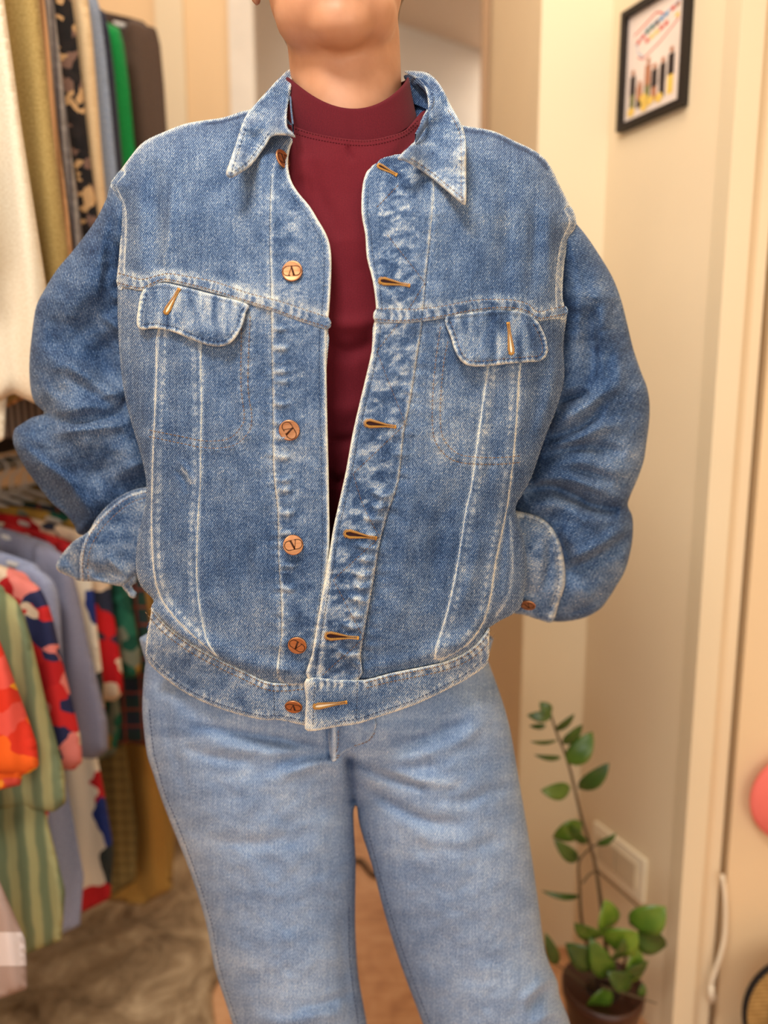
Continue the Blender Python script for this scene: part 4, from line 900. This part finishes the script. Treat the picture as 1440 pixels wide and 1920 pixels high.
# ------------------------------------------------------------------ clothes
def PX(x, Y, z):
    """inverse of P for a plane at depth Y"""
    dz = z - CAMZ; t = Y * cp - dz * sp; return 720 + FPX * x / t, 960 - FPX * (Y * sp + dz * cp) / t
def wpoly(pts, Y): return [PX(x, Y, z) for x, z in pts]
def uvw(Y): return lambda X, Yp: (lambda p: np.stack([p[:, 0], p[:, 2]], -1))(P(X, Yp, Y + 0 * X))
def drape(seed, amp=.012, per=.06):
    def f(X, Yp):
        w = P(X, Yp, 1.2 + 0 * X); x, z = w[:, 0], w[:, 2]
        return amp * (np.sin(x / per * 2 * np.pi + seed + 2.5 * vnoise(x * 8 + seed, z * 2.2)) * .6 + .9 * fbm(x * 22 + seed * 3, z * 4, 2))
    return f
M_HANG = plain('clear_plastic_hanger', (214, 210, 204), .3, 0, .5); M_STEEL = plain('steel_rail', (150, 146, 140), .35, .9)
XR = -.73
def garment(name, label, cat, group, Y, mat, zs, hem, xe=-.5, sl=.28, slw=.12, flare=.03, body_flare=.0, sleeve_mat=None, coat=False, seed=0, sleeve=True, amp=.009, hook=True, hemx=None):
    xc = XR; hw = xe - xc
    root = tag(empty(name, (xc, Y, zs - .02)), label, cat, group)
    b = [(xc - .055, zs + .035), (xc + .055, zs + .035), (xe - .05, zs + .005), (xe - .02, zs - .03), (xe - .035, zs - .2), (xe - .03 + body_flare * .5, (zs + hem) / 2), (xe - .03 + body_flare, hem), (xc, hem - .012), (xc - hw + .03 - body_flare, hem), (xc - hw + .035, zs - .2), (xc - hw + .02, zs - .03), (xc - hw + .05, zs + .005)]
    inflate('garment_body' if name != 'coat' else 'coat_body', wpoly(b, Y), lambda X, Yp: Y + 0 * X, mat, root, step=9, Wd=60, H=.010, extra=drape(seed, amp), uvs=uvw(Y), sm=3)
    if sleeve:
        for s_ in (1, -1):
            ex = xc + s_ * hw; q = lambda dx: ex + s_ * dx
            spn = [(q(-.055), zs - .002), (q(-.02), zs - .012), (q(.004), zs - .045), (q(.004 + flare * .45), zs - sl * .5), (q(.0 + flare), zs - sl), (q(flare - slw * .5), zs - sl - .008), (q(flare - slw), zs - sl + .002), (q(-slw * .85), zs - sl * .5), (q(-.075), zs - .06)]
            inflate('sleeve', wpoly(spn, Y - .006), lambda X, Yp: Y - .006 + 0 * X, sleeve_mat or mat, root, step=9, Wd=36, H=.016, extra=drape(seed + 2 + s_, amp * .8, .05), uvs=uvw(Y), sm=3)
    if hook:
        mb = MB(); zr = ZU + .115 if group == G1 else ZL + .125
        mb.tube([(xc - hw * .82, Y, zs - .012), (xc - .05, Y, zs + .028), (xc, Y, zs + .045), (xc + .05, Y, zs + .028), (xc + hw * .82, Y, zs - .012)], .005, 8)
        mb.tube([(xc, Y, zs + .045), (xc, Y, zr - .045)] + [(xc + .02 * math.sin(t) , Y, zr - .009 + .0 - .018 * math.cos(t) + .004) for t in np.linspace(.2, 4.6, 12)], .0026, 7)
        mb.build('hanger', M_HANG, root)
    return root
def nz(t, s, d=2, sc=(1, 1, 1)): return t.noise(t.uv(sc), s, d)
def stripes(name, c1, c2, per, duty=.0, axis=0, soft=.35, wob=1.0):
    t = NT(name); s = t.N('ShaderNodeSeparateXYZ', {0: t.uv()}); w = t.math('SINE', t.math('ADD', t.math('MULTIPLY', s.outputs[axis], 2 * math.pi / per), t.math('MULTIPLY', nz(t, 14), wob)))
    return t.set(t.ramp(t.math('MULTIPLY_ADD', w, .5, .5), [(.5 + duty - soft / 2, lin(c1)), (.5 + duty + soft / 2, lin(c2))]), .85, 0, .2, nz(t, 500), .2, .0005)
def patches(name, cols, scale, rnd=1.0, base=None, thr=.5):
    """bold printed shapes: cells coloured from a short list"""
    t = NT(name); u = t.uv(); nn = t.N('ShaderNodeTexNoise', {'Vector': u, 'Scale': scale * .8, 'Detail': 2}).outputs['Color']
    mixv = t.N('ShaderNodeVectorMath', {0: u, 1: t.N('ShaderNodeVectorMath', {0: nn, 1: (1.5 / scale,) * 3}, operation='MULTIPLY').outputs[0]}, operation='ADD').outputs[0]
    v = t.N('ShaderNodeTexVoronoi', {'Vector': mixv, 'Scale': scale, 'Randomness': rnd}); k = t.N('ShaderNodeSeparateColor', {0: v.outputs['Color']}).outputs[0]
    n = len(cols); return t.set(t.ramp(k, [(i / n, lin(c)) for i, c in enumerate(cols)], 'CONSTANT'), .8, 0, .25, nz(t, 500), .2, .0005)
def plaid(name, base, c1, c2, per):
    t = NT(name); s = t.N('ShaderNodeSeparateXYZ', {0: t.uv()})
    f = lambda ax, p, th: t.math('GREATER_THAN', t.math('SINE', t.math('MULTIPLY', s.outputs[ax], 2 * math.pi / p)), th)
    a = t.N('ShaderNodeMix', {0: t.math('MULTIPLY', t.math('ADD', f(0, per, .1), f(1, per, .1)), .5), 6: lin(base), 7: lin(c1)}, data_type='RGBA').outputs[2]
    b = t.N('ShaderNodeMix', {0: t.math('MAXIMUM', f(0, per * .5, .93), f(1, per * .5, .93)), 6: a, 7: lin(c2)}, data_type='RGBA').outputs[2]
    return t.set(b, .85, 0, .2)
G1, G2 = 'garments on the upper clothes rail', 'garments on the lower clothes rail'
cl = lambda n, c, c2=None: cloth(n, c, c2, 300)
ZU = 1.86
garment('shirt', 'grey and white patterned shirt, nearest on the upper rail', 'shirt', G1, .985, patches('grey_white_print', [(216, 210, 202), (150, 144, 140), (236, 230, 220), (110, 104, 102)], 46), ZU, 1.22, xe=-.515, sl=.50, slw=.10, seed=1)
garment('blouse', 'cream white blouse on the upper rail, right of the grey and white shirt', 'blouse', G1, 1.06, cl('cream_linen', (240, 226, 200), (226, 208, 178)), ZU, 1.13, xe=-.492, sl=.66, slw=.12, flare=.05, seed=2)
garment('shirt', 'khaki yellow shirt behind the cream blouse', 'shirt', G1, 1.13, cl('khaki_cotton', (176, 150, 92), (150, 124, 70)), ZU, 1.20, xe=-.472, sl=.60, seed=3)
garment('shirt', 'tan shirt with thin brown stripes, between khaki and grey striped shirts', 'shirt', G1, 1.17, stripes('tan_stripe', (206, 160, 116), (150, 112, 76), .012), ZU, 1.2, xe=-.480, sl=.60, seed=4)
garment('shirt', 'grey shirt with narrow light stripes on the upper rail', 'shirt', G1, 1.22, stripes('grey_stripe', (150, 142, 136), (100, 94, 94), .011), ZU, 1.15, xe=-.487, sl=.62, flare=.04, seed=5)
garment('blouse', 'black blouse printed with tan flowers on the upper rail', 'blouse', G1, 1.29, patches('black_floral', [(30, 24, 24), (26, 22, 24), (196, 158, 112), (36, 30, 30), (120, 92, 80), (20, 18, 20)], 75), ZU, 1.15, xe=-.484, sl=.62, flare=.04, slw=.15, seed=6)
garment('shirt', 'beige shirt sleeve showing between the black floral blouse and pale blue shirt', 'shirt', G1, 1.335, cl('beige_cotton', (222, 194, 152), (204, 174, 132)), ZU, 1.2, xe=-.472, sl=.58, slw=.07, flare=.02, seed=7)
garment('shirt', 'pale blue denim shirt on the upper rail', 'shirt', G1, 1.39, cl('pale_chambray', (150, 160, 176), (112, 126, 150)), ZU, 1.2, xe=-.472, sl=.58, slw=.08, seed=8)
garment('jacket', 'dark navy jacket left of the green shirt', 'jacket', G1, 1.455, cl('navy_wool', (48, 50, 66), (36, 38, 54)), ZU, 1.2, xe=-.481, sl=.58, slw=.09, seed=9)
garment('shirt', 'bright green shirt on the upper rail', 'shirt', G1, 1.52, cl('green_satin', (20, 142, 66), (8, 112, 50)), ZU, 1.2, xe=-.476, sl=.58, slw=.08, seed=10)
garment('coat', 'dark brown coat, last on the upper rail', 'coat', G1, 1.62, cl('dark_brown_wool', (70, 52, 42), (46, 34, 30)), ZU + .04, 1.09, xe=-.437, sl=.64, slw=.13, flare=.02, seed=11, sleeve_mat=cl('brown_wool_sleeve', (92, 72, 58), (66, 50, 42)))
ZL = .93
garment('blouse', 'mauve grey blouse with a pale lace hem band, nearest on the lower rail', 'blouse', G2, .92, None or (lambda: (lambda t: t.set(t.ramp(t.math('COMPARE', t.N('ShaderNodeSeparateXYZ', {0: t.uv()}).outputs[1], .46, .025), [(.4, lin((168, 146, 136))), (.6, lin((216, 204, 200)))]), .85, 0, .2))(NT('mauve_lace')))(), ZL - .04, .40, xe=-.57, sl=.34, body_flare=.12, seed=12, sleeve=False)
garment('shirt', 'short sleeved shirt with orange, red and pink flower print', 'shirt', G2, .985, patches('orange_flower_print', [(236, 92, 30), (246, 168, 40), (214, 52, 30), (240, 150, 44), (222, 84, 70), (238, 100, 30)], 24), ZL, .66, xe=-.52, sl=.24, slw=.15, flare=.05, body_flare=.05, seed=13)
garment('dress', 'olive green striped dress hanging behind the orange flower shirt', 'dress', G2, 1.05, stripes('olive_stripe', (168, 166, 118), (116, 128, 96), .030, 0, 0, .5, 3.0), ZL, .37, xe=-.51, sl=.33, slw=.16, flare=.045, body_flare=.05, seed=14)
garment('shirt', 'red shirt with navy and cream flowers, beside the olive striped dress', 'shirt', G2, 1.115, patches('red_floral', [(190, 32, 36), (226, 200, 170), (40, 44, 80), (206, 40, 40), (228, 130, 120)], 26), ZL, .50, xe=-.505, sl=.30, flare=.04, seed=15)
garment('shirt', 'long light blue shirt hanging below the grey blue tee', 'shirt', G2, 1.175, cl('pale_blue_cotton', (166, 174, 200), (140, 148, 178)), ZL, .30, xe=-.515, sl=.3, flare=.0, slw=.1, body_flare=.03, seed=16)
garment('tee', 'grey blue tee with a wide short sleeve on the lower rail', 't-shirt', G2, 1.235, cl('grey_blue_jersey', (146, 146, 166), (130, 130, 150)), ZL + .02, .55, xe=-.515, sl=.36, slw=.19, flare=.045, seed=17, amp=.007)
garment('blouse', 'cream blouse printed with blue, green and red shapes', 'blouse', G2, 1.30, patches('retro_print', [(236, 226, 206), (236, 226, 206), (34, 52, 120), (190, 34, 40), (52, 58, 56), (30, 110, 84), (240, 230, 212)], 13), ZL + .01, .26, xe=-.51, sl=.3, flare=.01, body_flare=.03, seed=18)
garment('blouse', 'red blouse with cream flowers above the grey blue tee', 'blouse', G2, 1.345, patches('red_cream_floral', [(196, 26, 34), (204, 30, 36), (236, 214, 186), (180, 24, 32), (44, 50, 70)], 22), ZL + .015, .55, xe=-.50, sl=.3, flare=.02, seed=19)
garment('shirt', 'green shirt with mustard paisley print on the lower rail', 'shirt', G2, 1.395, patches('green_paisley', [(30, 100, 78), (170, 134, 60), (24, 82, 66), (120, 128, 110), (40, 110, 88)], 26), ZL + .02, .5, xe=-.49, sl=.28, flare=.03, seed=20)
garment('shirt', 'dark plaid flannel shirt in navy, green and rust', 'shirt', G2, 1.445, plaid('dark_plaid', (44, 52, 66), (36, 66, 56), (140, 66, 50), .07), ZL + .02, .5, xe=-.475, sl=.44, slw=.15, flare=.04, seed=21)
garment('skirt', 'olive checked skirt beside the mustard dress', 'skirt', G2, 1.495, plaid('olive_gingham', (150, 130, 80), (116, 98, 56), (92, 80, 50), .024), ZL + .02, .16, xe=-.53, sl=.2, body_flare=.03, seed=22, sleeve=False)
garment('dress', 'long mustard yellow dress, last on the lower rail', 'dress', G2, 1.55, cl('mustard_cotton', (186, 144, 74), (160, 118, 52)), ZL + .02, .10, xe=-.505, sl=.3, body_flare=.065, slw=.11, seed=23, amp=.016)
garment('jacket', 'olive brown jacket behind the mustard dress', 'jacket', G2, 1.62, cl('olive_twill', (140, 118, 66), (112, 90, 48)), ZL + .03, .35, xe=-.50, sl=.4, seed=24)
for zz, nm, lb in ((ZU + .115, 'clothes_rail', 'steel clothes rail carrying the upper row of garments'), (ZL + .125, 'clothes_rail', 'steel clothes rail carrying the lower row of garments')):
    r = tag(empty(nm, (XR, 1.2, zz)), lb, 'rail'); mb = MB(); mb.tube([(XR, .84, zz), (XR, 2.09, zz)], .0125, 14); mb.build('rail_tube', M_STEEL, r)
    for y in (.86, 2.08):
        mb = MB(); mb.tube([(XR - .0, y, zz), (-1.1, y, zz)], .009, 10); mb.tube([(-1.085, y, zz), (-1.119, y, zz)], [.009, .03], 12); mb.build('bracket', M_STEEL, r)
# rug
t = NT('mottled_brown_rug'); n_ = t.noise(t.obj(), 9, 6, .7, 1.0); M_RUG = t.set(t.ramp(n_, [(.32, lin((96, 76, 56))), (.5, lin((152, 128, 98))), (.68, lin((196, 172, 138)))]), .95, 0, .1, t.noise(t.obj(), 160, 3), .6, .004)
nx_, ny_ = 70, 90; V = []; F = []
for j in range(ny_):
    for i in range(nx_):
        x = -1.05 + .72 * i / (nx_ - 1); y = .62 + 1.35 * j / (ny_ - 1); e = min(i, nx_ - 1 - i, j, ny_ - 1 - j) / 2
        V.append((x + .012 * math.sin(y * 31) * (i > nx_ - 3), y, .003 + .013 * min(1, e) + .006 * float(fbm(A([x * 30.]), A([y * 30.]), 2)[0])))
for j in range(ny_ - 1):
    for i in range(nx_ - 1): a = j * nx_ + i; F.append([a, a + 1, a + nx_ + 1, a + nx_])
rug = mesh('rug', V, F, M_RUG); q = rug.modifiers.new('t', 'SOLIDIFY'); q.thickness = .004; tag(rug, 'mottled brown rug on the floor under the clothes rails', 'rug')

# ------------------------------------------------------------------ picture, socket, cord, things on the door
WA, WB = Vector((.410, 1.5)), Vector((.530, 1.236)); wd_ = (WB - WA).normalized(); wn_ = Vector((-wd_.y, wd_.x)) * -1   # towards the room
if wn_.y > 0: wn_ = -wn_
def onwall(px, py):
    """world point of the right wall seen at a pixel, as (distance along the wall, height)"""
    a = (px - 720) / FPX; b = (960 - py) / FPX; dx, dy, dz = a, cp + b * sp, -sp + b * cp
    den = dx * wn_.x + dy * wn_.y; t = (WA.x * wn_.x + WA.y * wn_.y) / den; p = Vector((dx * t, dy * t)); return (p - WA).dot(wd_), CAMZ + dz * t
def wallM(s, z, out=0):
    o = WA + wd_ * s + wn_ * out
    return Matrix(((wd_.x, 0, wn_.x, o.x), (wd_.y, 0, wn_.y, o.y), (0, 1, 0, z), (0, 0, 0, 1)))
c4 = [onwall(*q) for q in ((1176, 18), (1303, -40), (1293, 203), (1168, 244))]
s0, s1 = (c4[0][0] + c4[3][0]) / 2, (c4[1][0] + c4[2][0]) / 2; z0, z1 = (c4[2][1] + c4[3][1]) / 2, (c4[0][1] + c4[1][1]) / 2
fw, fh = s1 - s0, z1 - z0; Mx = wallM(s0, z0, .001); fr = tag(empty('picture_frame', (Mx @ Vector((fw / 2, fh / 2, 0)))[:]), 'small black framed poster on the cream wall, top right', 'picture')
bw = .011; Mb = plain('black_frame', (34, 28, 26), .4)
mb = MB(); D_ = .014
o4 = [(0, 0), (fw, 0), (fw, fh), (0, fh)]; i4 = [(bw, bw), (fw - bw, bw), (fw - bw, fh - bw), (bw, fh - bw)]
v = [Mx @ Vector((x, y, z)) for x, y, z in [(a, b, 0) for a, b in o4] + [(a, b, D_) for a, b in o4] + [(a, b, D_) for a, b in i4] + [(a, b, .004) for a, b in i4]]
f = []
for k in range(4):
    l = (k + 1) % 4; f += [[k, l, 4 + l, 4 + k], [4 + k, 4 + l, 8 + l, 8 + k], [8 + k, 8 + l, 12 + l, 12 + k]]
mb.add(v, f); mb.build('frame', Mb, fr, False)
mb = MB(); mb.box((bw * .8, bw * .8, .001), (fw - bw * .8, fh - bw * .8, .0045), 0, Mx)
pcol = [plain('poster_' + n, c, .4) for n, c in (('white', (232, 214, 200)), ('red', (206, 70, 60)), ('dark', (48, 38, 38)), ('tan', (178, 120, 88)), ('olive', (120, 118, 72)), ('yellow', (236, 196, 96)), ('blue', (96, 150, 190)), ('green', (60, 110, 90)))]
def pq(pts, m, z=.0048):     # flat printed shape on the poster, in fractions of its width and height
    V_ = [Mx @ Vector((bw + (fw - 2 * bw) * x, bw + (fh - 2 * bw) * y, z)) for x, y in pts]; mb.add(V_, [list(range(len(V_)))], m)
def pl_(pts, w, m, z=.0049):
    for a, b in zip(pts[:-1], pts[1:]):
        a, b = A(a), A(b); d = (b - a) / (np.hypot(*(b - a)) + 1e-9); n = A([-d[1], d[0]]) * w / 2; pq([a - n, b - n, b + n, a + n], m, z)
pl_([(.12, .80), (.5, .90), (.62, .86), (.6, .80)], .015, 1); pl_([(.15, .70), (.35, .80), (.75, .86), (.92, .90)], .012, 6); pl_([(.2, .58), (.3, .54), (.6, .62), (.9, .74)], .012, 1); pl_([(.18, .70), (.2, .62), (.3, .56)], .01, 6)
for i, (x, y, m) in enumerate([(.2, .72, 1), (.28, .745, 1), (.36, .77, 7), (.44, .785, 7), (.52, .80, 2), (.60, .815, 6), (.68, .83, 6), (.78, .85, 1), (.86, .86, 3), (.36, .69, 1), (.44, .705, 5), (.52, .72, 5), (.60, .735, 1), (.68, .75, 1), (.86, .77, 5)]):
    pq([(x - .03, y - .022), (x + .035, y - .014), (x + .03, y + .024), (x - .03, y + .018)], m, .005)
for x, h, m1, m2 in ((.13, .50, 2, 4), (.26, .36, 3, 2), (.40, .55, 3, 4), (.52, .46, 2, 3), (.66, .48, 2, 2), (.80, .54, 2, 5)):
    pq([(x - .05, .10), (x + .05, .10), (x + .05, h * .55), (x - .05, h * .55)], m2); pq([(x - .055, h * .5), (x + .055, h * .5), (x + .05, h * .85), (x - .05, h * .85)], m1, .005)
    pq([(x + .035 * math.cos(a), h * .91 + .028 * math.sin(a)) for a in np.linspace(0, 2 * PI, 9)[:-1]], 3, .0051)
for x, y in ((.12, .05), (.34, .13), (.46, .08), (.62, .07), (.36, .05)): pq([(x + .07 * math.cos(a), y + .04 + .045 * math.sin(a)) for a in np.linspace(0, 2 * PI, 9)[:-1]], 5, .0052)
mb.build('poster', pcol, fr, False)
c4 = [onwall(*q) for q in ((1118, 1550), (1215, 1612), (1213, 1696))]
ss, sw = c4[0][0], c4[1][0] - c4[0][0]; zt = c4[1][1]; sh_ = zt - c4[2][1]; Mx = wallM(ss, zt - sh_, .0005)
pt_ = tag(empty('wall_socket', (Mx @ Vector((sw / 2, sh_ / 2, 0)))[:]), 'cream double switch plate low on the wall behind the plant', 'switch'); M_PL = plain('cream_plastic', (248, 236, 208), .35, 0, .5)
mb = MB(); mb.box((0, 0, 0), (sw, sh_, .008), 0, Mx); mb.build('plate', M_PL, pt_, False)
for k in range(2):
    mb = MB(); mb.box((sw * (.12 + .39 * k), sh_ * .22, .008), (sw * (.48 + .39 * k), sh_ * .80, .0115), 0, Mx); mb.build('rocker', plain('rocker_plastic', (214, 196, 164), .3), pt_, False)
M_CORD = plain('white_cord', (240, 224, 196), .6)
mb = MB(); mb.tube(resample3([PT(1354, 1640, 1.245), PT(1360, 1690, 1.242), PT(1358, 1760, 1.242), PT(1341, 1820, 1.242), PT(1333, 1850, 1.242), PT(1340, 1872, 1.242)], 26), .0042, 8); mb.tube([PT(1334, 1846, 1.242), PT(1333, 1876, 1.242)], [.005, .007], 10)
tag(mb.build('pull_cord', M_CORD), 'white looped pull cord hanging beside the dark door gap', 'cord')
# coral round fan hanging on the door
mb = MB(); cpt = PT(1496, 1498, 1.245); Mx = Matrix.Translation(cpt) @ Matrix.Rotation(PI / 2, 4, 'X')
mb.lathe([(0.001, -.008), (.081, -.006), (.084, 0), (.081, .006), (.02, .009)], Mx, 40); o_ = tag(mb.build('hanging_disc', plain('coral_felt', (238, 118, 104), .8)), 'coral pink round disc hanging on the door at the right edge', 'decoration')
mb = MB(); mb.tube([cpt + Vector((0, 0, .083)), cpt + Vector((0, .006, .16))], .0015, 6); s_ = mb.build('hanging_string', M_CORD); w_ = s_.location.copy(); s_.parent = o_
# straw hat leaning on the door
t = NT('woven_straw'); sx_ = t.N('ShaderNodeSeparateXYZ', {0: t.obj()}); wv = t.math('SINE', t.math('MULTIPLY', sx_.outputs[2], 900)); M_STRAW = t.set(t.ramp(t.math('MULTIPLY_ADD', wv, .3, t.noise(t.obj(), 60, 3)), [(.3, lin((132, 98, 52))), (.7, lin((186, 146, 86)))]), .8, 0, .2, wv, .4, .001)
hp_ = PT(1500, 1905, 1.17); Mx = Matrix.Translation(hp_) @ Matrix.Rotation(math.radians(78), 4, 'X')
def bm_lathe(name, prof, Mx, mat, parent, caps=True):
    m = MB(); m.lathe(prof, Mx, 44, caps=caps); return m.build(name, mat, parent)
ht = tag(empty('straw_hat', hp_[:]), 'brown straw hat with a dark rim at the bottom right corner', 'hat')
bm_lathe('brim', [(.02, .0), (.094, .004), (.097, .002), (.097, -.002), (.094, -.003), (.02, -.004)], Mx, M_STRAW, ht); bm_lathe('rim_band', [(.094, -.004), (.0985, -.005), (.0995, 0), (.0985, .005), (.094, .006)], Mx, M_DARK, ht, False)
bm_lathe('crown', [(.055, .004), (.053, .04), (.045, .065), (.02, .074)], Mx, M_STRAW, ht)
# stand below the hat so that it rests on something: a low dark basket
bk = tag(empty('floor_basket', (hp_.x, 1.13, 0)), 'dark woven basket on the floor under the straw hat', 'basket')
MB_ = MB(); MB_.lathe([(.07, 0), (.09, .0), (.10, hp_.z - .10), (.094, hp_.z - .10), (.085, .01)], Matrix.Translation((hp_.x, 1.16, .001)), 36); MB_.build('basket_body', plain('dark_wicker', (70, 48, 32), .8), bk)

# ------------------------------------------------------------------ the potted plant
YP = 1.20
pot_o = P(1130, 1860, YP); PO = Vector((pot_o[0], YP, 0))
plant = tag(empty('potted_plant', PO[:]), 'leafy green plant with a tall bare stem in a dark brown pot', 'plant')
zt = .165
mb = MB(); mb.lathe([(.044, 0), (.048, .002), (.066, zt - .02), (.070, zt - .02), (.071, zt), (.0655, zt), (.0645, zt - .012)], Matrix.Translation(PO), 40); mb.build('pot', plain('brown_glazed_pot', (66, 36, 24), .35, 0, .5), plant)
mb = MB(); mb.lathe([(.0640, zt - .03), (.0640, zt - .016), (.03, zt - .012), (.002, zt - .011)], Matrix.Translation(PO), 30); mb.build('soil', plain('dark_soil', (44, 30, 22), .95, var=.4, scale=200), plant)
def leafm(n, a, b):
    t = NT(n); k = t.noise(t.obj(), 25, 3); m = t.set(t.ramp(k, [(.3, lin(a)), (.7, lin(b))]), .32, 0, .5); m.node_tree.nodes['Principled BSDF'].inputs['Coat Weight'].default_value = .1; return m
ML = [leafm('dark_green_leaf', (48, 74, 26), (72, 102, 36)), leafm('bright_green_leaf', (80, 116, 28), (122, 150, 46)), leafm('mid_green_leaf', (62, 98, 26), (98, 128, 40))]
M_STEM = plain('brown_stem', (98, 80, 56), .7)
def yd(py): return YP + .02 * math.sin(py / 37.)
def stem(name, pts, r0, r1, par=plant):
    q = resample3([PT(x, y, Y) for x, y, Y in pts], 24); mb = MB(); mb.tube(q, list(np.linspace(r0, r1, 24)), 8); return mb.build(name, M_STEM, par)
stem('stem', [(1150, 1856, YP), (1138, 1790, YP), (1128, 1700, 1.21), (1114, 1610, 1.215), (1090, 1530, 1.22), (1066, 1432, 1.22), (1046, 1380, 1.22), (1032, 1338, 1.22)], .0042, .0018)
stem('stem', [(1112, 1856, YP), (1102, 1780, YP), (1090, 1722, 1.20), (1087, 1660, 1.20), (1086, 1615, 1.20), (1108, 1590, 1.2), (1120, 1582, 1.2)], .0038, .0015)
stem('stem', [(1120, 1632, 1.212), (1105, 1640, 1.21), (1092, 1656, 1.203)], .0018, .0018)
stem('stem', [(1120, 1632, 1.212), (1160, 1668, 1.20), (1200, 1704, 1.19)], .0018, .0012)
stem('stem', [(1165, 1856, YP), (1172, 1800, 1.19), (1184, 1745, 1.18)], .0035, .002)
stem('stem', [(1128, 1850, 1.17), (1170, 1862, 1.14), (1202, 1872, 1.12), (1232, 1882, 1.11)], .0024, .001)
stem('stem', [(1100, 1850, YP), (1075, 1830, 1.2), (1044, 1808, 1.2)], .002, .0012)
LV = [((1033, 1337), (1012, 1316), 15, 0), ((1035, 1341), (988, 1341), 13, 0), ((1024, 1360), (992, 1361), 7, 0), ((1045, 1388), (994, 1390), 7, 0), ((1052, 1420), (1001, 1415), 7, 0), ((1040, 1370), (1077, 1338), 11, 0), ((1054, 1394), (1092, 1358), 20, 0),
      ((1063, 1431), (1111, 1372), 26, 2), ((1084, 1478), (1142, 1430), 20, 0), ((1070, 1477), (1014, 1482), 20, 2), ((1090, 1540), (1036, 1570), 29, 2), ((1097, 1583), (1072, 1548), 13, 0), ((1085, 1612), (1038, 1574), 17, 0), ((1118, 1584), (1156, 1562), 9, 0), ((1088, 1680), (1015, 1670), 8, 0),
      ((1142, 1742), (1134, 1686), 32, 1), ((1180, 1732), (1248, 1700), 36, 2), ((1190, 1750), (1250, 1772), 38, 0), ((1133, 1764), (1196, 1748), 42, 1), ((1128, 1756), (1077, 1730), 28, 2), ((1124, 1806), (1060, 1768), 32, 0), ((1142, 1832), (1106, 1758), 28, 2), ((1184, 1842), (1192, 1766), 24, 1),
      ((1186, 1844), (1138, 1822), 24, 0), ((1142, 1850), (1098, 1896), 28, 2), ((1200, 1868), (1206, 1842), 10, 0), ((1044, 1808), (1022, 1748), 15, 0), ((1150, 1800), (1170, 1760), 20, 0), ((1160, 1830), (1215, 1800), 24, 0)]
rl = random.Random(4)
for (bx, by), (tx, ty), w_, m_ in LV:
    Yl = YP - (.03 if by > 1720 else -.01); a = PT(bx, by, Yl); b = PT(tx, ty, Yl - rl.uniform(-.012, .03)); d = b - a; L_ = d.length
    sd = d.normalized().cross(Vector((0, 1, 0))).normalized(); nn = sd.cross(d.normalized()); wv_ = w_ / FPX * 1.45 * .72; tl = rl.uniform(-.5, .5)
    sd = (sd * math.cos(tl) + nn * math.sin(tl)); V = []; NN = 8; F = []
    for i in range(NN + 1):
        t_ = i / NN; hw_ = wv_ * (math.sin(PI * min(1, t_ ** .8)) ** .75 if 0 < t_ < 1 else .02); cpt_ = a + d * t_ + Vector((0, -.1 * L_ * math.sin(PI * t_), 0))
        for j in (-1, -.5, 0, .5, 1): V.append((cpt_ + sd * hw_ * j + Vector((0, -.18 * hw_ * abs(j), 0)) - Vector((0, 0, 0)))[:])
    for i in range(NN):
        for j in range(4): q_ = i * 5 + j; F.append([q_, q_ + 1, q_ + 6, q_ + 5])
    lf = mesh('leaf', V, F, ML[m_], plant); so = lf.modifiers.new('t', 'SOLIDIFY'); so.thickness = .0006
# dark cable on the floor between the legs
mb = MB(); mb.tube(resample3([FL(600, 1640, .006), FL(670, 1612, .006), FL(700, 1640, .006), FL(760, 1655, .006), FL(820, 1640, .006)], 40), .005, 8)
tag(mb.build('floor_cable', M_DARK), 'thin dark cable lying on the floor behind the legs', 'cable')
